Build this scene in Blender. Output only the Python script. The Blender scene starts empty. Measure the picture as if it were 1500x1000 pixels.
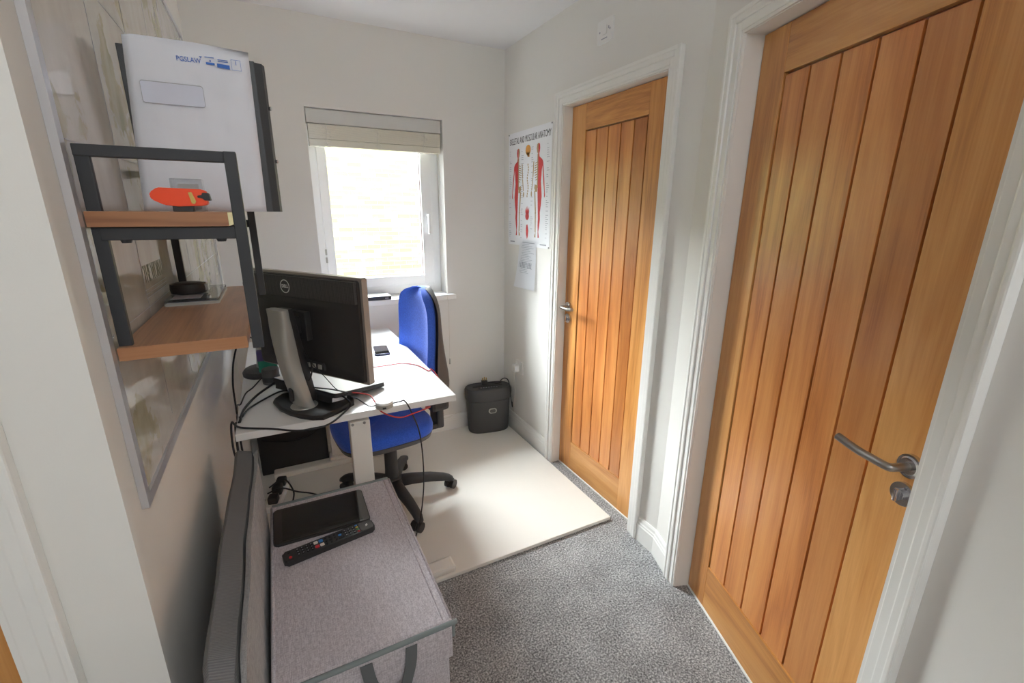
import bpy, bmesh, math, random
from mathutils import Vector, Matrix
random.seed(7)
SC = bpy.context.scene
COL = SC.collection
pi = math.pi

# ---------------------------------------------------------------- camera
F_PX, YAW, PITCH, ROLL, CAM_H = 663.5, .4787, .2787, .0079, 1.4783
fwd = Vector((math.sin(YAW)*math.cos(PITCH), math.cos(YAW)*math.cos(PITCH), -math.sin(PITCH)))
rgt = Vector((math.cos(YAW), -math.sin(YAW), 0))
upv = rgt.cross(fwd)
r2 = math.cos(ROLL)*rgt + math.sin(ROLL)*upv
u2 = -math.sin(ROLL)*rgt + math.cos(ROLL)*upv
cam = bpy.data.cameras.new('camera'); camo = bpy.data.objects.new('camera', cam); COL.objects.link(camo)
cam.sensor_width = 36; cam.lens = F_PX/1500*36; cam.clip_start = .02
CM = Matrix((r2, u2, -fwd)).transposed().to_4x4(); CM.translation = (0, 0, CAM_H)
camo.matrix_world = CM
SC.camera = camo

# ---------------------------------------------------------------- light and exposure
SKY, SUN, FILL = 4.0, 24.0, 7.8  # strengths of sky, sun and the added fill lamp behind the viewer
w = bpy.data.worlds.new('sky'); SC.world = w; w.use_nodes = True
bgn = w.node_tree.nodes['Background']; bgn.inputs[0].default_value = (.90, .95, 1, 1); bgn.inputs[1].default_value = SKY
def light(name, kind, loc, rot, energy, **kw):
    l = bpy.data.lights.new(name, kind); l.energy = energy
    for k, v in kw.items(): setattr(l, k, v)
    o = bpy.data.objects.new(name, l); COL.objects.link(o); o.location = loc; o.rotation_euler = rot
    return o
sund = Vector((.38, -1, -.78))       # hazy sun, over the neighbour's wall and in through the window
light('sun', 'SUN', (0, 0, 8), sund.to_track_quat('-Z', 'Y').to_euler(), SUN, angle=.95, color=(.94, .975, 1))
pt = light('window_portal', 'AREA', (.592, 2.95, 1.48), (math.radians(-90), 0, 0), 1, shape='RECTANGLE', size=.76, size_y=1.06)
pt.data.cycles.is_portal = True
vs = SC.view_settings
vs.view_transform = 'Standard'; vs.look = 'None'; vs.gamma = 1; vs.use_curve_mapping = False; vs.exposure = 1.22
SC.cycles.max_bounces = 14; SC.cycles.diffuse_bounces = 9

# ---------------------------------------------------------------- materials
MATS = {}
def newmat(name):
    m = bpy.data.materials.new(name); m.use_nodes = True; MATS[name] = m
    nt = m.node_tree; return m, nt, nt.nodes['Principled BSDF']
def srgb(r, g, b):
    f = lambda c: c/12.92 if c <= .04045 else ((c+.055)/1.055)**2.4
    return (f(r/255), f(g/255), f(b/255), 1)
def N(nt, t, **kw):
    n = nt.nodes.new(t)
    for k, v in kw.items():
        if k.startswith('i_'):
            key = k[2:]; n.inputs[int(key) if key.isdigit() else key.replace('_', ' ')].default_value = v
        else: setattr(n, k, v)
    return n
def bump(nt, bs, height, strength, dist=.002):
    b = N(nt, 'ShaderNodeBump', i_Strength=strength, i_Distance=dist)
    nt.links.new(height, b.inputs['Height']); nt.links.new(b.outputs[0], bs.inputs['Normal'])
def plain(name, c, rough=.5, metal=0, var=.06, scale=12, bmp=0, bscale=200, spec=.5, coat=0, alpha=None):
    m, nt, bs = newmat(name)
    bs.inputs['Roughness'].default_value = rough; bs.inputs['Metallic'].default_value = metal
    bs.inputs['Specular IOR Level'].default_value = spec
    bs.inputs['Coat Weight'].default_value = coat
    tc = N(nt, 'ShaderNodeTexCoord'); no = N(nt, 'ShaderNodeTexNoise', i_Scale=scale, i_Detail=4.0)
    nt.links.new(tc.outputs['Object'], no.inputs['Vector'])
    hs = N(nt, 'ShaderNodeHueSaturation'); hs.inputs['Color'].default_value = c
    mr = N(nt, 'ShaderNodeMapRange', i_3=1-var, i_4=1+var)
    nt.links.new(no.outputs[0], mr.inputs[0]); nt.links.new(mr.outputs[0], hs.inputs['Value'])
    nt.links.new(hs.outputs[0], bs.inputs['Base Color'])
    if bmp:
        n2 = N(nt, 'ShaderNodeTexNoise', i_Scale=bscale, i_Detail=3.0); nt.links.new(tc.outputs['Object'], n2.inputs['Vector'])
        bump(nt, bs, n2.outputs[0], bmp)
    return m
def ramp(nt, fac, stops):
    r = N(nt, 'ShaderNodeValToRGB'); e = r.color_ramp.elements
    e[0].position, e[0].color = stops[0]; e[1].position, e[1].color = stops[-1]
    for p, c in stops[1:-1]:
        x = e.new(p); x.color = c
    nt.links.new(fac, r.inputs[0]); return r
def wood(name, a, b, c, axis='z', rotz=0, rough=.28, ring=1.0, coat=.35, rnd=.08):
    m, nt, bs = newmat(name)
    tc = N(nt, 'ShaderNodeTexCoord'); oi = N(nt, 'ShaderNodeObjectInfo')
    off = N(nt, 'ShaderNodeVectorMath', operation='MULTIPLY_ADD'); off.inputs[1].default_value = (3, 5, 7)
    rv = N(nt, 'ShaderNodeCombineXYZ')
    for i in range(3): nt.links.new(oi.outputs['Random'], rv.inputs[i])
    nt.links.new(rv.outputs[0], off.inputs[0])
    rt = N(nt, 'ShaderNodeVectorRotate', rotation_type='Z_AXIS'); rt.inputs['Angle'].default_value = rotz
    nt.links.new(tc.outputs['Object'], rt.inputs[0]); nt.links.new(rt.outputs[0], off.inputs[2])
    def mp(across, along):
        s = {'x': (along, across, across), 'y': (across, along, across), 'z': (across, across, along)}[axis]
        n = N(nt, 'ShaderNodeMapping'); n.inputs['Scale'].default_value = s
        nt.links.new(off.outputs[0], n.inputs[0]); return n.outputs[0]
    n1 = N(nt, 'ShaderNodeTexNoise', i_Scale=1.0, i_Detail=5.0, i_Roughness=.6, i_Distortion=.6); nt.links.new(mp(6.5, .55), n1.inputs[0])
    mu = N(nt, 'ShaderNodeMath', operation='MULTIPLY'); mu.inputs[1].default_value = 7*ring
    fr = N(nt, 'ShaderNodeMath', operation='PINGPONG'); fr.inputs[1].default_value = 1.0
    nt.links.new(n1.outputs[0], mu.inputs[0]); nt.links.new(mu.outputs[0], fr.inputs[0])
    n2 = N(nt, 'ShaderNodeTexNoise', i_Scale=1.0, i_Detail=3.0); nt.links.new(mp(260, 6), n2.inputs[0])
    mx = N(nt, 'ShaderNodeMath', operation='MULTIPLY_ADD'); mx.inputs[1].default_value = .5; 
    sc = N(nt, 'ShaderNodeMath', operation='MULTIPLY'); sc.inputs[1].default_value = .55
    nt.links.new(fr.outputs[0], sc.inputs[0]); nt.links.new(n2.outputs[0], mx.inputs[0]); nt.links.new(sc.outputs[0], mx.inputs[2])
    rp = ramp(nt, mx.outputs[0], [(.1, a), (.45, b), (.9, c)])
    hs = N(nt, 'ShaderNodeHueSaturation'); mr = N(nt, 'ShaderNodeMapRange', i_3=1-rnd, i_4=1+rnd)
    nt.links.new(oi.outputs['Random'], mr.inputs[0]); nt.links.new(mr.outputs[0], hs.inputs['Value'])
    nt.links.new(rp.outputs[0], hs.inputs['Color']); nt.links.new(hs.outputs[0], bs.inputs['Base Color'])
    bs.inputs['Roughness'].default_value = rough; bs.inputs['Coat Weight'].default_value = coat; bs.inputs['Coat Roughness'].default_value = .3
    bump(nt, bs, n2.outputs[0], .12, .0006)
    return m
def fabric(name, c1, c2, scale=700, bmp=.5, rough=.95):
    m, nt, bs = newmat(name)
    tc = N(nt, 'ShaderNodeTexCoord'); 
    def st(s):
        n = N(nt, 'ShaderNodeMapping'); n.inputs['Scale'].default_value = s
        t = N(nt, 'ShaderNodeTexNoise', i_Scale=1.0, i_Detail=2.0); nt.links.new(tc.outputs['Object'], n.inputs[0]); nt.links.new(n.outputs[0], t.inputs[0]); return t.outputs[0]
    a, b = st((scale, scale*.15, scale*.15)), st((scale*.15, scale, scale))
    ad = N(nt, 'ShaderNodeMath', operation='ADD'); nt.links.new(a, ad.inputs[0]); nt.links.new(b, ad.inputs[1])
    hf = N(nt, 'ShaderNodeMath', operation='MULTIPLY'); hf.inputs[1].default_value = .5; nt.links.new(ad.outputs[0], hf.inputs[0])
    rp = ramp(nt, hf.outputs[0], [(.38, c1), (.62, c2)])
    nt.links.new(rp.outputs[0], bs.inputs['Base Color']); bs.inputs['Roughness'].default_value = rough
    bs.inputs['Sheen Weight'].default_value = .15
    bump(nt, bs, hf.outputs[0], bmp, .001)
    return m

plain('wall_paint', srgb(231, 229, 224), .9, var=.015, scale=3, bmp=.05, bscale=350, spec=.25)
plain('ceiling_paint', srgb(238, 238, 240), .95, var=.01, spec=.2)
plain('trim_gloss', srgb(238, 237, 233), .28, var=.015, bmp=.03, bscale=60)
plain('upvc', srgb(248, 249, 250), .3, var=.01)
plain('laminate', srgb(236, 235, 233), .26, var=.01, bmp=.02, bscale=500)
plain('desk_metal', srgb(232, 229, 222), .45, var=.02)
plain('board_white', srgb(226, 223, 216), .5, var=.03, scale=4, bmp=.03, bscale=40)
plain('black_metal', srgb(50, 51, 54), .55, var=.05, bmp=.05, bscale=500)
plain('black_plastic', srgb(46, 45, 45), .45, var=.06, bmp=.06, bscale=600)
plain('dark_plastic', srgb(58, 58, 60), .55, var=.06, bmp=.08, bscale=500)
plain('grey_plastic', srgb(92, 92, 92), .6, var=.05, bmp=.08, bscale=500)
plain('shredder_grey', srgb(74, 74, 75), .6, var=.05, bmp=.12, bscale=400)
plain('silver_plastic', srgb(178, 178, 172), .4, metal=.3, var=.03)
plain('panel_edge', srgb(168, 160, 152), .4, metal=.35, var=.03)
plain('chrome', srgb(205, 206, 210), .16, metal=1, var=.03)
plain('steel', srgb(165, 163, 160), .3, metal=1, var=.04)
plain('frame_silver', srgb(208, 208, 212), .3, metal=.6, var=.05)
plain('brass', srgb(190, 160, 95), .35, metal=.9)
plain('cable_black', srgb(30, 30, 33), .5, var=.03)
plain('cable_red', srgb(196, 52, 50), .45, var=.03)
plain('cable_white', srgb(222, 218, 208), .5, var=.03)
plain('white_plastic', srgb(236, 235, 232), .35, var=.01)
plain('paper_white', srgb(240, 241, 244), .75, var=.012, scale=30, bmp=.08, bscale=25)
plain('envelope_paper', srgb(232, 234, 242), .7, var=.02, scale=14, bmp=.35, bscale=14)
plain('window_film', srgb(214, 217, 232), .2, var=.02)
plain('ink_blue', srgb(70, 120, 205), .7)
plain('ink_black', srgb(40, 40, 44), .7)
plain('ink_grey', srgb(168, 170, 178), .7)
plain('ink_map', srgb(112, 108, 100), .5)
plain('ink_white', srgb(228, 228, 226), .6)
plain('muscle_red', srgb(214, 66, 66), .6, var=.25, scale=40)
plain('bone', srgb(188, 160, 120), .6, var=.25, scale=60)
plain('skull_yellow', srgb(214, 150, 70), .6, var=.25, scale=50)
plain('orange_plastic', srgb(255, 78, 22), .38, var=.02)
plain('green_card', srgb(40, 140, 112), .6, var=.1)
plain('purple_card', srgb(92, 82, 130), .6, var=.1)
plain('screen_black', srgb(12, 12, 14), .08, var=.02, coat=.6)
plain('tablet_glass', srgb(22, 21, 21), .05, var=.02, coat=1)
plain('button_black', srgb(24, 24, 26), .45)
plain('button_red', srgb(215, 45, 50), .4); plain('button_green', srgb(60, 165, 60), .4)
plain('button_yellow', srgb(230, 205, 50), .4); plain('button_blue', srgb(55, 130, 200), .4)
plain('button_white', srgb(225, 215, 205), .4)
plain('trim_ribbon', srgb(126, 134, 134), .75, var=.06, bmp=.2, bscale=700)
plain('dark_ribbon', srgb(96, 98, 99), .8, var=.08, bmp=.25, bscale=700)
plain('blind_slat', srgb(226, 222, 206), .16, var=.02)
plain('blind_rail', srgb(214, 214, 210), .35, var=.02)
plain('gasket', srgb(70, 40, 44), .6)
plain('binder_black', srgb(62, 63, 66), .45, var=.08, bmp=.2, bscale=260)
plain('mortar', srgb(206, 204, 194), .95, var=.05)
plain('ground_paving', srgb(92, 91, 90), .9)
plain('fill_lamp_glass', srgb(250, 245, 235), .4)
nt = MATS['fill_lamp_glass'].node_tree; b_ = nt.nodes['Principled BSDF']; b_.inputs['Emission Color'].default_value = (1, .95, .88, 1); b_.inputs['Emission Strength'].default_value = 3  # glowing dome of the added fill lamp
oa, ob, oc = srgb(172, 107, 52), srgb(208, 145, 78), srgb(226, 170, 104)
pa_, pb_, pc_ = srgb(174, 101, 48), srgb(207, 134, 72), srgb(224, 157, 92)
wood('oak_vertical', oa, ob, oc)
wood('oak_plank', pa_, pb_, pc_, rnd=.12)
wood('oak_rail', oa, ob, oc, axis='y')
wood('oak_rail_angled', oa, ob, oc, axis='y', rotz=.3385)
wood('oak_groove', srgb(124, 66, 28), srgb(136, 74, 34), srgb(146, 84, 40), rnd=.02)
wood('shelf_top', srgb(146, 102, 70), srgb(176, 128, 90), srgb(192, 146, 108), axis='y', rough=.4, ring=1.6, rnd=.03)
wood('shelf_edge', srgb(120, 76, 48), srgb(160, 108, 70), srgb(176, 124, 86), axis='x', rough=.45, rnd=.03)
fabric('chair_blue', srgb(40, 84, 200), srgb(66, 116, 236), 900, .25)
fabric('ottoman_fabric', srgb(164, 156, 161), srgb(206, 199, 203), 600, .2)
fabric('cushion_front', srgb(140, 138, 138), srgb(168, 166, 165), 600, .3)
# corduroy gusset
m, nt, bs = newmat('corduroy')
tc = N(nt, 'ShaderNodeTexCoord'); wv = N(nt, 'ShaderNodeTexWave', i_Scale=95.0, i_Distortion=.4, bands_direction='Y')
nt.links.new(tc.outputs['Object'], wv.inputs[0])
rp = ramp(nt, wv.outputs[1], [(.0, srgb(106, 105, 106)), (1, srgb(122, 121, 121))]); nt.links.new(rp.outputs[0], bs.inputs['Base Color'])
bs.inputs['Roughness'].default_value = .95; bump(nt, bs, wv.outputs[1], .5, .0015)
# carpet
m, nt, bs = newmat('carpet')
tc = N(nt, 'ShaderNodeTexCoord'); a = N(nt, 'ShaderNodeTexNoise', i_Scale=150.0, i_Detail=4.0, i_Roughness=.75); b = N(nt, 'ShaderNodeTexNoise', i_Scale=7.0, i_Detail=2.0)
nt.links.new(tc.outputs['Object'], a.inputs[0]); nt.links.new(tc.outputs['Object'], b.inputs[0])
ad = N(nt, 'ShaderNodeMath', operation='MULTIPLY_ADD'); ad.inputs[1].default_value = .14; nt.links.new(b.outputs[0], ad.inputs[0]); nt.links.new(a.outputs[0], ad.inputs[2])
rp = ramp(nt, ad.outputs[0], [(.43, srgb(80, 80, 81)), (.57, srgb(142, 142, 143)), (.73, srgb(212, 212, 212))]); nt.links.new(rp.outputs[0], bs.inputs['Base Color'])
bs.inputs['Roughness'].default_value = 1; bs.inputs['Specular IOR Level'].default_value = .1
bump(nt, bs, a.outputs[0], .7, .003)
# brick
m, nt, bs = newmat('brick_buff')
oi = N(nt, 'ShaderNodeObjectInfo'); tc = N(nt, 'ShaderNodeTexCoord'); no = N(nt, 'ShaderNodeTexNoise', i_Scale=5.0, i_Detail=5.0)
nt.links.new(tc.outputs['Object'], no.inputs[0])
ad = N(nt, 'ShaderNodeMath', operation='MULTIPLY_ADD'); ad.inputs[1].default_value = .6; nt.links.new(oi.outputs['Random'], ad.inputs[0]); nt.links.new(no.outputs[0], ad.inputs[2])
rp = ramp(nt, ad.outputs[0], [(.3, srgb(160, 155, 88)), (.75, srgb(176, 171, 104)), (1, srgb(198, 194, 134))]); nt.links.new(rp.outputs[0], bs.inputs['Base Color']); bs.inputs['Roughness'].default_value = .9
bump(nt, bs, no.outputs[0], .3, .004)
# clear sheet / pane: mostly see-through with a mirror reflection that grows at grazing angles
def clear(name, tint, ior=1.45, rough=.02):
    m = bpy.data.materials.new(name); m.use_nodes = True; MATS[name] = m; nt = m.node_tree; nt.nodes.clear()
    o = N(nt, 'ShaderNodeOutputMaterial'); mx = N(nt, 'ShaderNodeMixShader'); tr = N(nt, 'ShaderNodeBsdfTransparent'); gl = N(nt, 'ShaderNodeBsdfGlossy', i_Roughness=rough)
    tr.inputs[0].default_value = tint; lw = N(nt, 'ShaderNodeLayerWeight', i_Blend=.5); pw_ = N(nt, 'ShaderNodeMath', operation='POWER'); pw_.inputs[1].default_value = 4.5
    fr = N(nt, 'ShaderNodeMath', operation='MULTIPLY_ADD'); fr.inputs[1].default_value = .9; fr.inputs[2].default_value = .04
    nt.links.new(lw.outputs['Facing'], pw_.inputs[0]); nt.links.new(pw_.outputs[0], fr.inputs[0])
    nt.links.new(fr.outputs[0], mx.inputs[0]); nt.links.new(tr.outputs[0], mx.inputs[1]); nt.links.new(gl.outputs[0], mx.inputs[2]); nt.links.new(mx.outputs[0], o.inputs[0])
clear('window_glass', (.97, .985, .98, 1)); clear('acrylic', (.80, .82, .83, 1))
# world map print under wavy glossy film
m, nt, bs = newmat('map_print')
tc = N(nt, 'ShaderNodeTexCoord'); mpn = N(nt, 'ShaderNodeMapping'); mpn.inputs['Location'].default_value = (0, .35, .2); nt.links.new(tc.outputs['Object'], mpn.inputs[0])
c1 = N(nt, 'ShaderNodeTexNoise', i_Scale=2.6, i_Detail=8.0, i_Roughness=.6); nt.links.new(mpn.outputs[0], c1.inputs[0])
st = N(nt, 'ShaderNodeMapping'); st.inputs['Scale'].default_value = (1, 2.2, 1.0); nt.links.new(tc.outputs['Object'], st.inputs[0])
c2 = N(nt, 'ShaderNodeTexNoise', i_Scale=7.0, i_Detail=6.0); nt.links.new(st.outputs[0], c2.inputs[0])
land = ramp(nt, c2.outputs[0], [(.3, srgb(168, 162, 130)), (.5, srgb(188, 184, 162)), (.7, srgb(158, 156, 128))])
sea = ramp(nt, c2.outputs[0], [(.3, srgb(192, 189, 180)), (.7, srgb(208, 206, 200))])
msk = ramp(nt, c1.outputs[0], [(.535, (0, 0, 0, 1)), (.55, (1, 1, 1, 1))])
mix = N(nt, 'ShaderNodeMix', data_type='RGBA'); nt.links.new(msk.outputs[0], mix.inputs[0]); nt.links.new(sea.outputs[0], mix.inputs[6]); nt.links.new(land.outputs[0], mix.inputs[7])
nt.links.new(mix.outputs[2], bs.inputs['Base Color'])
bs.inputs['Roughness'].default_value = .06; bs.inputs['IOR'].default_value = 1.55
wz = N(nt, 'ShaderNodeMapping'); wz.inputs['Scale'].default_value = (1, 2.2, 14); nt.links.new(tc.outputs['Object'], wz.inputs[0])
wn = N(nt, 'ShaderNodeTexNoise', i_Scale=1.6, i_Detail=2.0); nt.links.new(wz.outputs[0], wn.inputs[0]); bump(nt, bs, wn.outputs[0], .22, .006)
# perforated monitor back
m, nt, bs = newmat('vent_grid')
tc = N(nt, 'ShaderNodeTexCoord'); vo = N(nt, 'ShaderNodeTexVoronoi', i_Scale=240.0, i_Randomness=.0); nt.links.new(tc.outputs['Object'], vo.inputs[0])
rp = ramp(nt, vo.outputs[0], [(.2, srgb(18, 18, 19)), (.5, srgb(74, 73, 73))]); nt.links.new(rp.outputs[0], bs.inputs['Base Color']); bs.inputs['Roughness'].default_value = .5

# ---------------------------------------------------------------- mesh helpers
def origin(o):
    v = Vector((0, 0, 0))
    while o is not None: v += Vector(o.location); o = o.parent
    return v
def obj(name, bm, mat, parent=None, smooth=False, loc=None):
    """one mesh object; bm is in world coordinates and is re-based on the parent's origin (or loc)"""
    bmesh.ops.recalc_face_normals(bm, faces=bm.faces[:])
    base = origin(parent) if parent else Vector(loc or (0, 0, 0))
    bmesh.ops.translate(bm, verts=bm.verts[:], vec=-base)
    me = bpy.data.meshes.new(name); bm.to_mesh(me); bm.free()
    for mn in (mat if isinstance(mat, (list, tuple)) else [mat]): me.materials.append(MATS[mn])
    if smooth:
        me.polygons.foreach_set('use_smooth', [True]*len(me.polygons))
        me.update()
        if smooth is not True: me.set_sharp_from_angle(angle=math.radians(smooth))
    o = bpy.data.objects.new(name, me); COL.objects.link(o)
    if parent: o.parent = parent
    elif loc: o.location = loc
    return o
def tag(o, label=None, cat=None, group=None, kind=None):
    if label: o['label'] = label
    if cat: o['category'] = cat
    if group: o['group'] = group
    if kind: o['kind'] = kind
    return o
def thing(name, loc, label, cat, group=None):
    o = bpy.data.objects.new(name, None); COL.objects.link(o); o.location = loc; o.empty_display_size = .05
    return tag(o, label, cat, group)
def struct(name, bm, mat, label, cat='wall', loc=None, smooth=False):
    return tag(obj(name, bm, mat, None, smooth, loc), label, cat, None, 'structure')
def box(lo, hi, M=None, bm=None, bev=0, seg=2):
    own = bmesh.new()
    bmesh.ops.create_cube(own, size=1)
    lo, hi = Vector(lo), Vector(hi)
    for v in own.verts: v.co = Vector((lo[i]+(v.co[i]+.5)*(hi[i]-lo[i]) for i in range(3)))
    if bev: bmesh.ops.bevel(own, geom=own.edges[:], offset=bev, segments=seg, affect='EDGES', profile=.6)
    if M is not None: bmesh.ops.transform(own, matrix=M, verts=own.verts[:])
    return merge(bm, own)
def merge(bm, own):
    if bm is None: return own
    me = bpy.data.meshes.new('tmp'); own.to_mesh(me); own.free(); bm.from_mesh(me); bpy.data.meshes.remove(me); return bm
def rings(loops, closed_loop=True, cap=True, bm=None):
    """skin a list of vertex rings"""
    bm = bm or bmesh.new(); R_ = [[bm.verts.new(p) for p in l] for l in loops]
    for a, b in zip(R_, R_[1:]):
        n = len(a)
        for i in range(n if closed_loop else n-1):
            j = (i+1) % n; bm.faces.new((a[i], a[j], b[j], b[i]))
    if cap and closed_loop:
        bm.faces.new(R_[0]); bm.faces.new(R_[-1])
    return bm
def spline(pts, n=8):
    P = [Vector(p) for p in pts]; out = []
    for i in range(len(P)-1):
        p0, p1, p2, p3 = P[max(i-1, 0)], P[i], P[i+1], P[min(i+2, len(P)-1)]
        for k in range(n):
            t = k/n
            out.append(.5*((2*p1)+(p2-p0)*t+(2*p0-5*p1+4*p2-p3)*t*t+(3*p1-p0-3*p2+p3)*t**3))
    return out+[P[-1]]
def tube(pts, r, seg=8, bm=None, smooth=0):
    if smooth: pts = spline(pts, smooth)
    pts = [Vector(p) for p in pts]; rs = r if isinstance(r, (list, tuple)) else [r]*len(pts)
    if len(rs) != len(pts): rs = [rs[min(int(i*len(rs)/len(pts)), len(rs)-1)] for i in range(len(pts))]
    loops = []; nrm = None
    for i, p in enumerate(pts):
        d = (pts[min(i+1, len(pts)-1)]-pts[max(i-1, 0)]).normalized()
        if nrm is None: nrm = d.orthogonal().normalized()
        nrm = (nrm-d*nrm.dot(d)).normalized(); bn = d.cross(nrm)
        loops.append([p+rs[i]*(math.cos(2*pi*k/seg)*nrm+math.sin(2*pi*k/seg)*bn) for k in range(seg)])
    return rings(loops, bm=bm)
def cyl(a, b, r, seg=24, r2_=None, bm=None):
    return tube([a, b], [r, r if r2_ is None else r2_], seg, bm)
def lathe(prof, c, seg=32, bm=None, sx=1, sy=1):
    return rings([[Vector((c[0]+r*sx*math.cos(2*pi*k/seg), c[1]+r*sy*math.sin(2*pi*k/seg), c[2]+z)) for k in range(seg)] for r, z in prof], bm=bm)
def prism(poly, d0, d1, M, bm=None, bev=0):
    """polygon in the local xy plane, extruded along local z"""
    own = rings([[Vector((x, y, d0)) for x, y in poly], [Vector((x, y, d1)) for x, y in poly]])
    if bev: bmesh.ops.bevel(own, geom=own.edges[:], offset=bev, segments=2, affect='EDGES')
    bmesh.ops.transform(own, matrix=M, verts=own.verts[:])
    return merge(bm, own)
def frame(o, x, y, z):
    M = Matrix((Vector(x), Vector(y), Vector(z))).transposed().to_4x4(); M.translation = Vector(o); return M
def rrect(x0, y0, x1, y1, r, n=5):
    out = []
    for cx, cy, a in ((x1-r, y1-r, 0), (x0+r, y1-r, 90), (x0+r, y0+r, 180), (x1-r, y0+r, 270)):
        for k in range(n+1):
            t = math.radians(a+90*k/n); out.append((cx+r*math.cos(t), cy+r*math.sin(t)))
    return out
def ell(cx, cy, rx, ry, n=20): return [(cx+rx*math.cos(2*pi*k/n), cy+ry*math.sin(2*pi*k/n)) for k in range(n)]
def text(name, body, size, M, mat, parent, depth=.0002, sx=1, align='CENTER', bold=0):
    cu = bpy.data.curves.new(name, 'FONT'); cu.body = body; cu.size = size; cu.align_x = align; cu.align_y = 'CENTER'; cu.extrude = depth; cu.offset = bold; cu.resolution_u = 3
    t = bpy.data.objects.new(name, cu); COL.objects.link(t)
    bpy.context.view_layer.update()
    me = bpy.data.meshes.new_from_object(t.evaluated_get(bpy.context.evaluated_depsgraph_get()))
    bm = bmesh.new(); bm.from_mesh(me); bpy.data.meshes.remove(me); bpy.data.objects.remove(t)
    bmesh.ops.scale(bm, vec=(sx, 1, 1), verts=bm.verts[:])
    bmesh.ops.transform(bm, matrix=M, verts=bm.verts[:])
    return obj(name, bm, mat, parent)
def ray(px, py): return fwd + (px-750)/F_PX*r2 - (py-500)/F_PX*u2
def onz(px, py, z): d = ray(px, py); return Vector((0, 0, CAM_H)) + d*((z-CAM_H)/d.z)
def ony(px, py, y): d = ray(px, py); return Vector((0, 0, CAM_H)) + d*(y/d.y)
def onx(px, py, x): d = ray(px, py); return Vector((0, 0, CAM_H)) + d*(x/d.x)

# ================================================================ THE SETTING
XL, XR, YB, ZC = -.25, 1.368, 2.7586, 2.407
D1X = 1.4126                      # face of door 1
ANG = -.3385
U2 = Vector((math.sin(ANG), -math.cos(ANG), 0)); N2 = Vector((U2.y, -U2.x, 0)); N2 = N2 if N2.x < 0 else -N2
P2 = Vector((1.3551, 1.0169, 0))
BEND = Vector((XR, 1.219, 0))
WF2 = .055

struct('floor', box((-1.4, -1.5, -.1), (2.4, YB+.15, 0)), 'carpet', 'speckled grey loop carpet covering the whole floor', 'floor')
struct('ceiling', box((-1.6, -1.7, ZC), (2.6, YB+.3, ZC+.15)), 'ceiling_paint', 'plain white painted ceiling', 'ceiling')
WX0, WX1, WZ0, WZ1 = .223, .961, .968, 1.990
bm = box((-1.5, YB, 0), (WX0, YB+.28, ZC))
box((WX1, YB, 0), (2.5, YB+.28, ZC), bm=bm); box((WX0, YB, 0), (WX1, YB+.28, WZ0-.03), bm=bm); box((WX0, YB, WZ1), (WX1, YB+.28, ZC), bm=bm)
struct('wall_back', bm, 'wall_paint', 'off-white painted wall around the window at the far end')
struct('wall_left', box((XL-.15, .82, 0), (XL, YB+.01, ZC)), 'wall_paint', 'off-white painted wall behind the framed map and shelves')
# door frames: local axes s (along the wall), o (out into the room), z (up)
def door_frame(P, U, O): return frame(P, U, O, (0, 0, 1))
M1 = door_frame((D1X, 2.082, 0), (0, -1, 0), (-1, 0, 0)); W1 = .686
M2 = door_frame(P2, U2, N2); W2 = .757
M3 = door_frame((XL-.165, .845, 0), (-1, 0, 0), (0, -1, 0)); W3 = .762
DZ = 1.983
def wall_with_door(M, W, wf, s0, s1):
    bm = box((s0, wf-.14, 0), (-.026, wf, ZC), M); box((W+.026, wf-.14, 0), (s1, wf, ZC), M, bm); box((-.026, wf-.14, DZ+.026), (W+.026, wf, ZC), M, bm)
    return bm
WF1 = D1X-XR; WF3 = .045
struct('wall_right', wall_with_door(M1, W1, WF1, 2.082-YB-.01, 2.082-BEND.y), 'wall_paint', 'white painted wall holding the farther oak door and the anatomy poster')
struct('wall_angled', wall_with_door(M2, W2, WF2, -.197, 2.65), 'wall_paint', 'white painted angled wall holding the nearer oak door')
struct('wall_return', wall_with_door(M3, W3, WF3, -.165, 1.05), 'wall_paint', 'narrow white wall return at the left edge of the picture')
struct('wall_rear', box((-1.5, -1.6, 0), (2.4, -1.48, ZC)), 'wall_paint', 'white hallway wall behind the viewer')
struct('wall_hall', box((-1.42, -1.5, 0), (-1.3, .95, ZC)), 'wall_paint', 'white hallway wall to the left of the viewer')

def architrave(M, W, wf, n, label):
    root = thing('trim_%d' % n, M @ Vector((0, wf, 0)), label, 'door frame'); root['kind'] = 'structure'
    def U_(i0, i1, o0, o1, bev):
        bm = box((-i1, o0, 0), (-i0, o1, DZ+i1), M, bev=bev); box((W+i0, o0, 0), (W+i1, o1, DZ+i1), M, bm, bev=bev)
        return box((-i0-.0005, o0, DZ+i0), (W+i0+.0005, o1, DZ+i1), M, bm, bev=bev)
    bm = U_(.002, .064, wf, wf+.010, 0)
    merge(bm, U_(.010, .063, wf+.009, wf+.014, .003)); merge(bm, U_(.034, .064, wf+.013, wf+.021, .004)); merge(bm, U_(.052, .066, wf, wf+.024, .004))
    obj('architrave', bm, 'trim_gloss', root)
    bm = U_(.0, .0255, -.075, wf+.002, 0); obj('door_lining', bm, 'trim_gloss', root)
    bm = U_(-.012, .001, -.062, -.046, .001); obj('door_stop', bm, 'trim_gloss', root)
    obj('threshold_strip', box((0, -.046, 0), (W, .004, .007), M, bev=.002), 'trim_gloss', root)
    return root
architrave(M1, W1, WF1, 1, 'white moulded door frame around the farther oak door')
architrave(M2, W2, WF2, 2, 'white moulded door frame around the nearer oak door')
architrave(M3, W3, WF3, 3, 'white moulded door frame at the bottom left corner')

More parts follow.
